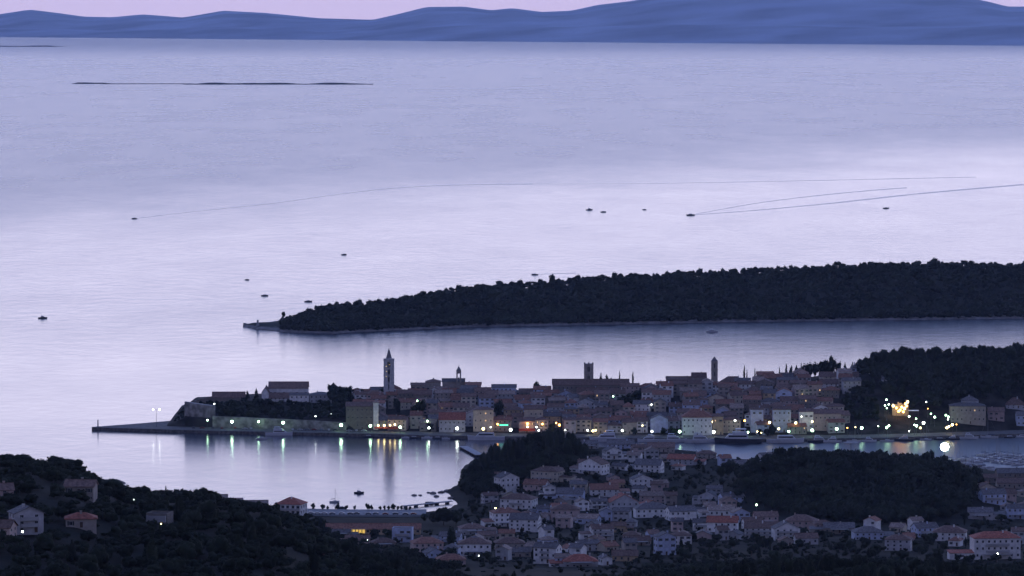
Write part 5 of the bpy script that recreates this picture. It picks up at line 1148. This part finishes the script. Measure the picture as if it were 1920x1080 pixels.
# the hillside below the viewpoint: pines and oaks, one by one
sk = [(-40, 862), (10, 850), (35, 846), (60, 862), (80, 862), (105, 853), (130, 852), (150, 880), (170, 900), (200, 896), (225, 905), (250, 910), (268, 905), (290, 918), (330, 914), (345, 918), (365, 916), (390, 912), (410, 930), (480, 938), (520, 960), (560, 985), (600, 1000), (650, 1012), (700, 1030), (760, 1050), (830, 1064), (900, 1074), (1000, 1080), (1080, 1078), (1150, 1072), (1220, 1064), (1300, 1058), (1400, 1050), (1520, 1030), (1650, 1045), (1750, 1040), (1830, 1050), (1920, 1062), (2000, 1060)]
placed = []
def free_of_houses(x, y, r):
    return all((x - a) ** 2 + ((y - b) * .35) ** 2 > (c + r * .8) ** 2 or y > b for a, b, c in ALLH if abs(x - a) < 25)
def near_tree(px, D, ytop, r, kind, label, group):
    x = XA(px, D); g = ghz(x, D); top = HZ(px, ytop, D); unit = {'broad': 1.55, 'pine': 1.5, 'cypress': 3.5, 'conifer': 2.15}[kind]
    zs = (top - g) / (r * unit)
    if zs < .75: r *= max(.6, zs / .9); zs = .9
    if zs > 2.1: zs = 2.1
    tree(kind, W(x, D, g - .3), r, label, group, NEAR, zs); placed.append((x, D, r))
px = -12; i = 0; SKC = {}
while px < 1930:     # skyline rank
    big = px < 160
    r = rg.uniform(4.4, 6.2) if big else rg.uniform(2.6, 4.4)
    D = 1700 + rg.uniform(-30, 30) if px < 640 else 1800 + rg.uniform(-40, 40)
    k = rg.choice(('broad', 'pine', 'broad')) if px > 160 else 'broad'
    sd = 'before' if px < 960 else 'past'; q = SKC.get(sd, 0); SKC[sd] = q + (1 if 0 <= px < 1920 else 0)
    near_tree(px, D, interp(sk, px) + rg.uniform(-3, 6), r, k, f'crown on the skyline of the hillside below, {ORD[q]} from the left {sd} mid picture' if 0 <= px < 1920 else f'crown of the near hillside cut by the {"left" if px < 0 else "right"} picture edge', 'skyline crowns of the near hillside')
    px += r * rg.uniform(3.6, 5.6); i += 1
for px, yt, r in ((309, 907, 1.0), (326, 912, .8), (1158, 1068, .9)):
    near_tree(px, 1690, yt, r, 'cypress', {309: 'thin cypress on the left hillside, left of two', 326: 'thin cypress on the left hillside, right of two', 1158: 'thin cypress at the bottom middle'}[px], None)
# the slope in front of that skyline
n = 0; tries = 0
SPUR_H = [(a, b, c) for a, b, c in ALLH if b < 2400]
while n < 170 and tries < 6000:
    tries += 1
    px = rg.uniform(-30, 1950); D = rg.uniform(1400, 1690) if px < 640 else rg.uniform(1560, 1790)
    x = XA(px, D); g = ghz(x, D); yb = None
    r = rg.uniform(2.8, 5.0)
    # keep the view onto the hillside houses open
    topz = g + r * 1.6 * 1.3; v = W(x, D, topz) - Vector((0, 0, CAM_H)); pyt = 540 - (v.dot(UP) / v.dot(FW)) * FPX; pxx = 960 + v.x / v.dot(FW) * FPX; rp = r * FPX / D
    if any(abs(pxx - hx) < hw * .5 + rp * .75 and pyt < hy - .3 * hh and D < 2400 for hx, hy, hw, hh in HOUSE_PX if hx < 340 and hy > 975): continue
    if pyt > 1095 or pyt < interp(sk, px) + 6: continue
    if any((x - a) ** 2 + ((D - b) * .5) ** 2 < (.62 * (r + c)) ** 2 for a, b, c in placed): continue
    if not all(abs(x - a) > c + r * .6 or abs(D - b) > c + r for a, b, c in SPUR_H): continue
    k = rg.choice(('broad', 'broad', 'pine', 'conifer')); tree(k, W(x, D, g - .3), r, 'dark evergreen in the unlit wood on the hillside below the viewpoint', 'trees of the near hillside wood', NEAR, rg.uniform(1.1, 1.45)); placed.append((x, D, r)); n += 1
pts = []
for _ in range(2500):
    px = rg.uniform(-40, 1960); D = rg.uniform(1380, 1860); x = XA(px, D)
    if not all(abs(x - a) > c + 3 or not (-c - 8 < D - b < c + 2) for a, b, c in SPUR_H): continue
    pts.append(((x, D, ghz(x, D) - drop(x, D) - .8), rg.uniform(2.0, 3.6), rg.uniform(.8, 1.3)))
wood('hillside_undergrowth', pts, 'dark maquis filling the hillside between the trees', 60, 41, nl=7)
near_wood('valley_wood', 'dark wooded strip between the bay hotel and the low roofs', [G2(520, 2960), G2(600, 2880), G2(640, 2700), G2(760, 2560), G2(860, 2520), G2(860, 2330), G2(560, 2330), G2(480, 2700)], 330, 2.4, 4.0, 34, 1.2)
near_wood('lower_wood', 'dark tree belt along the foot of the right-hand houses', [G2(1190, 2290), G2(1990, 2290), G2(1990, 2385), G2(1760, 2400), G2(1560, 2470), G2(1300, 2440), G2(1210, 2380)], 520, 2.4, 4.2, 36, 1.15)
# gardens between the houses
USED = {}
GR = [('headland gardens', 860, 1400, 845, 1060, 150), ('right-hand gardens', 1400, 1920, 975, 1062, 80)]
for nm, xa, xb, ya, yb, num in GR:
    c = 0; tries = 0
    while c < num and tries < 6000:
        tries += 1; px = rg.uniform(xa, xb); py = rg.uniform(ya, yb)
        if py < 1000 and px < 905 and py < 950: continue
        if any(abs(px - hx) < hw * .5 + 3 and -6 < hy - py < hh for hx, hy, hw, hh in HOUSE_PX) and rg.random() < .9: continue
        if any(abs(px - hx) < hw * .5 + 4 and 0 < py - hy < 9 for hx, hy, hw, hh in HOUSE_PX) and rg.random() < .75: continue
        p = hit(px, py); r = rg.uniform(1.8, 3.6) * (1.15 if py > 1000 else 1)
        if p.z < 2: continue
        k = rg.choice(('broad', 'broad', 'pine', 'conifer', 'cypress')); rr = r * (.4 if k == 'cypress' else .7 if k == 'conifer' else 1)
        hx = min(HREF, key=lambda q: (q[0] - p.x) ** 2 + ((q[1] - p.y) * .6) ** 2); dx = p.x - hx[0]; dy = p.y - hx[1]
        rel = ('left of' if dx < 0 else 'right of') if abs(dx) > abs(dy) * .6 else ('before' if dy < 0 else 'behind'); kn = {'broad': 'round', 'pine': 'flat-topped', 'conifer': 'pointed', 'cypress': 'slender'}[k]
        lab = f'{kn} tree {rel} {hx[2]}'
        if lab in USED: lab = f'{"smaller" if rr < USED[lab] else "larger"} {kn} tree {"just" if abs(dx) + abs(dy) < 22 else "well"} {rel} {hx[2]}'
        if lab in USED: continue
        USED[lab] = rr
        tree(k, p, rr, lab, 'trees in the ' + nm, NEAR if py > 960 else FAR, rg.uniform(.95, 1.3)); c += 1
pts = []
for _ in range(3800):
    px = rg.uniform(600, 1960); py = rg.uniform(860, 1075); 
    if px < 870 and py < 1000: continue
    if px > 1395 and py < 985: continue
    p = hit(px, py)
    if p.z < 1.5 or any(abs(p.x - a) < c + 1.5 and abs(p.y - b) < c + 3 for a, b, c in ALLH if abs(p.y - b) < 40): continue
    pts.append((tuple(p - Vector((0, 0, .5))), rg.uniform(1.0, 2.6), rg.uniform(.6, 1.1)))
wood('garden_shrubs', pts, 'dark shrubs and hedges between the near houses', 26, 43, nl=4)
# named trees by the bay
for px, py, r, k, lab in ((832, 985, 6.0, 'broad', 'big round dark tree beside the bay beach'), (812, 982, 4.2, 'broad', 'round tree left of the biggest one at the bay beach'), (795, 978, 2.6, 'broad', 'small round tree at the end of the promenade'), (855, 984, 5.0, 'broad', 'round tree right of the biggest one at the bay beach'), (846, 1030, 5.2, 'conifer', 'tall dark tree between the terracotta house and the brown-roofed one'),
                      (1367, 893, 5.6, 'broad', 'single round tree on the shore before the harbour water'), (1352, 896, 4.0, 'broad', 'lower round tree left of the shore tree'), (700, 1012, 3.6, 'broad', 'round tree behind the arcade, left of two'), (728, 1014, 3.4, 'broad', 'round tree behind the arcade, right of two'), (1398, 925, 5.2, 'broad', 'round tree at the left foot of the dark wooded hill'), (1385, 940, 4.2, 'pine', 'small pine below the left foot of the wooded hill')):
    p = hit(px, py); tree(k, p, r, lab, None, NEAR, 1.25)
for i, px in enumerate((586, 604, 613, 632, 648, 664, 689, 696, 712, 720, 728, 736, 745, 752, 760, 768)):
    p = P(px, interp(near_coast, px)); y = p.y - 5; tree('broad', W(XA(px, y), y, 2.6), rg.uniform(1.1, 2.1), f'small round promenade tree at the water, {ORD[i]} from the left', 'small trees along the beach promenade', FAR, rg.uniform(1.2, 1.7))
# ------------------------------------------------------------------ evening haze over the whole strait
def haze():
    x0, x1, y0, y1, z0, z1 = -11500, 11500, -300, 43500, -175, 352
    V = [(x, y, z) for z in (z0, z1) for y in (y0, y1) for x in (x0, x1)]
    me = mesh_np('haze', V, [(0, 2, 3, 1), (4, 5, 7, 6), (0, 1, 5, 4), (2, 6, 7, 3), (0, 4, 6, 2), (1, 3, 7, 5)], [])
    m = bpy.data.materials.new('haze'); m.use_nodes = True; t = m.node_tree; t.nodes.clear()
    v = N(t, 'ShaderNodeVolumePrincipled'); o = N(t, 'ShaderNodeOutputMaterial')
    v.inputs['Color'].default_value = (.46, .62, 1.0, 1); v.inputs['Density'].default_value = HAZE_D; v.inputs['Anisotropy'].default_value = .7
    t.links.new(v.outputs[0], o.inputs['Volume']); me.materials.append(m)
    tag(obj('haze', me), kind='stuff')
HAZE_D = 0.8e-5
haze()
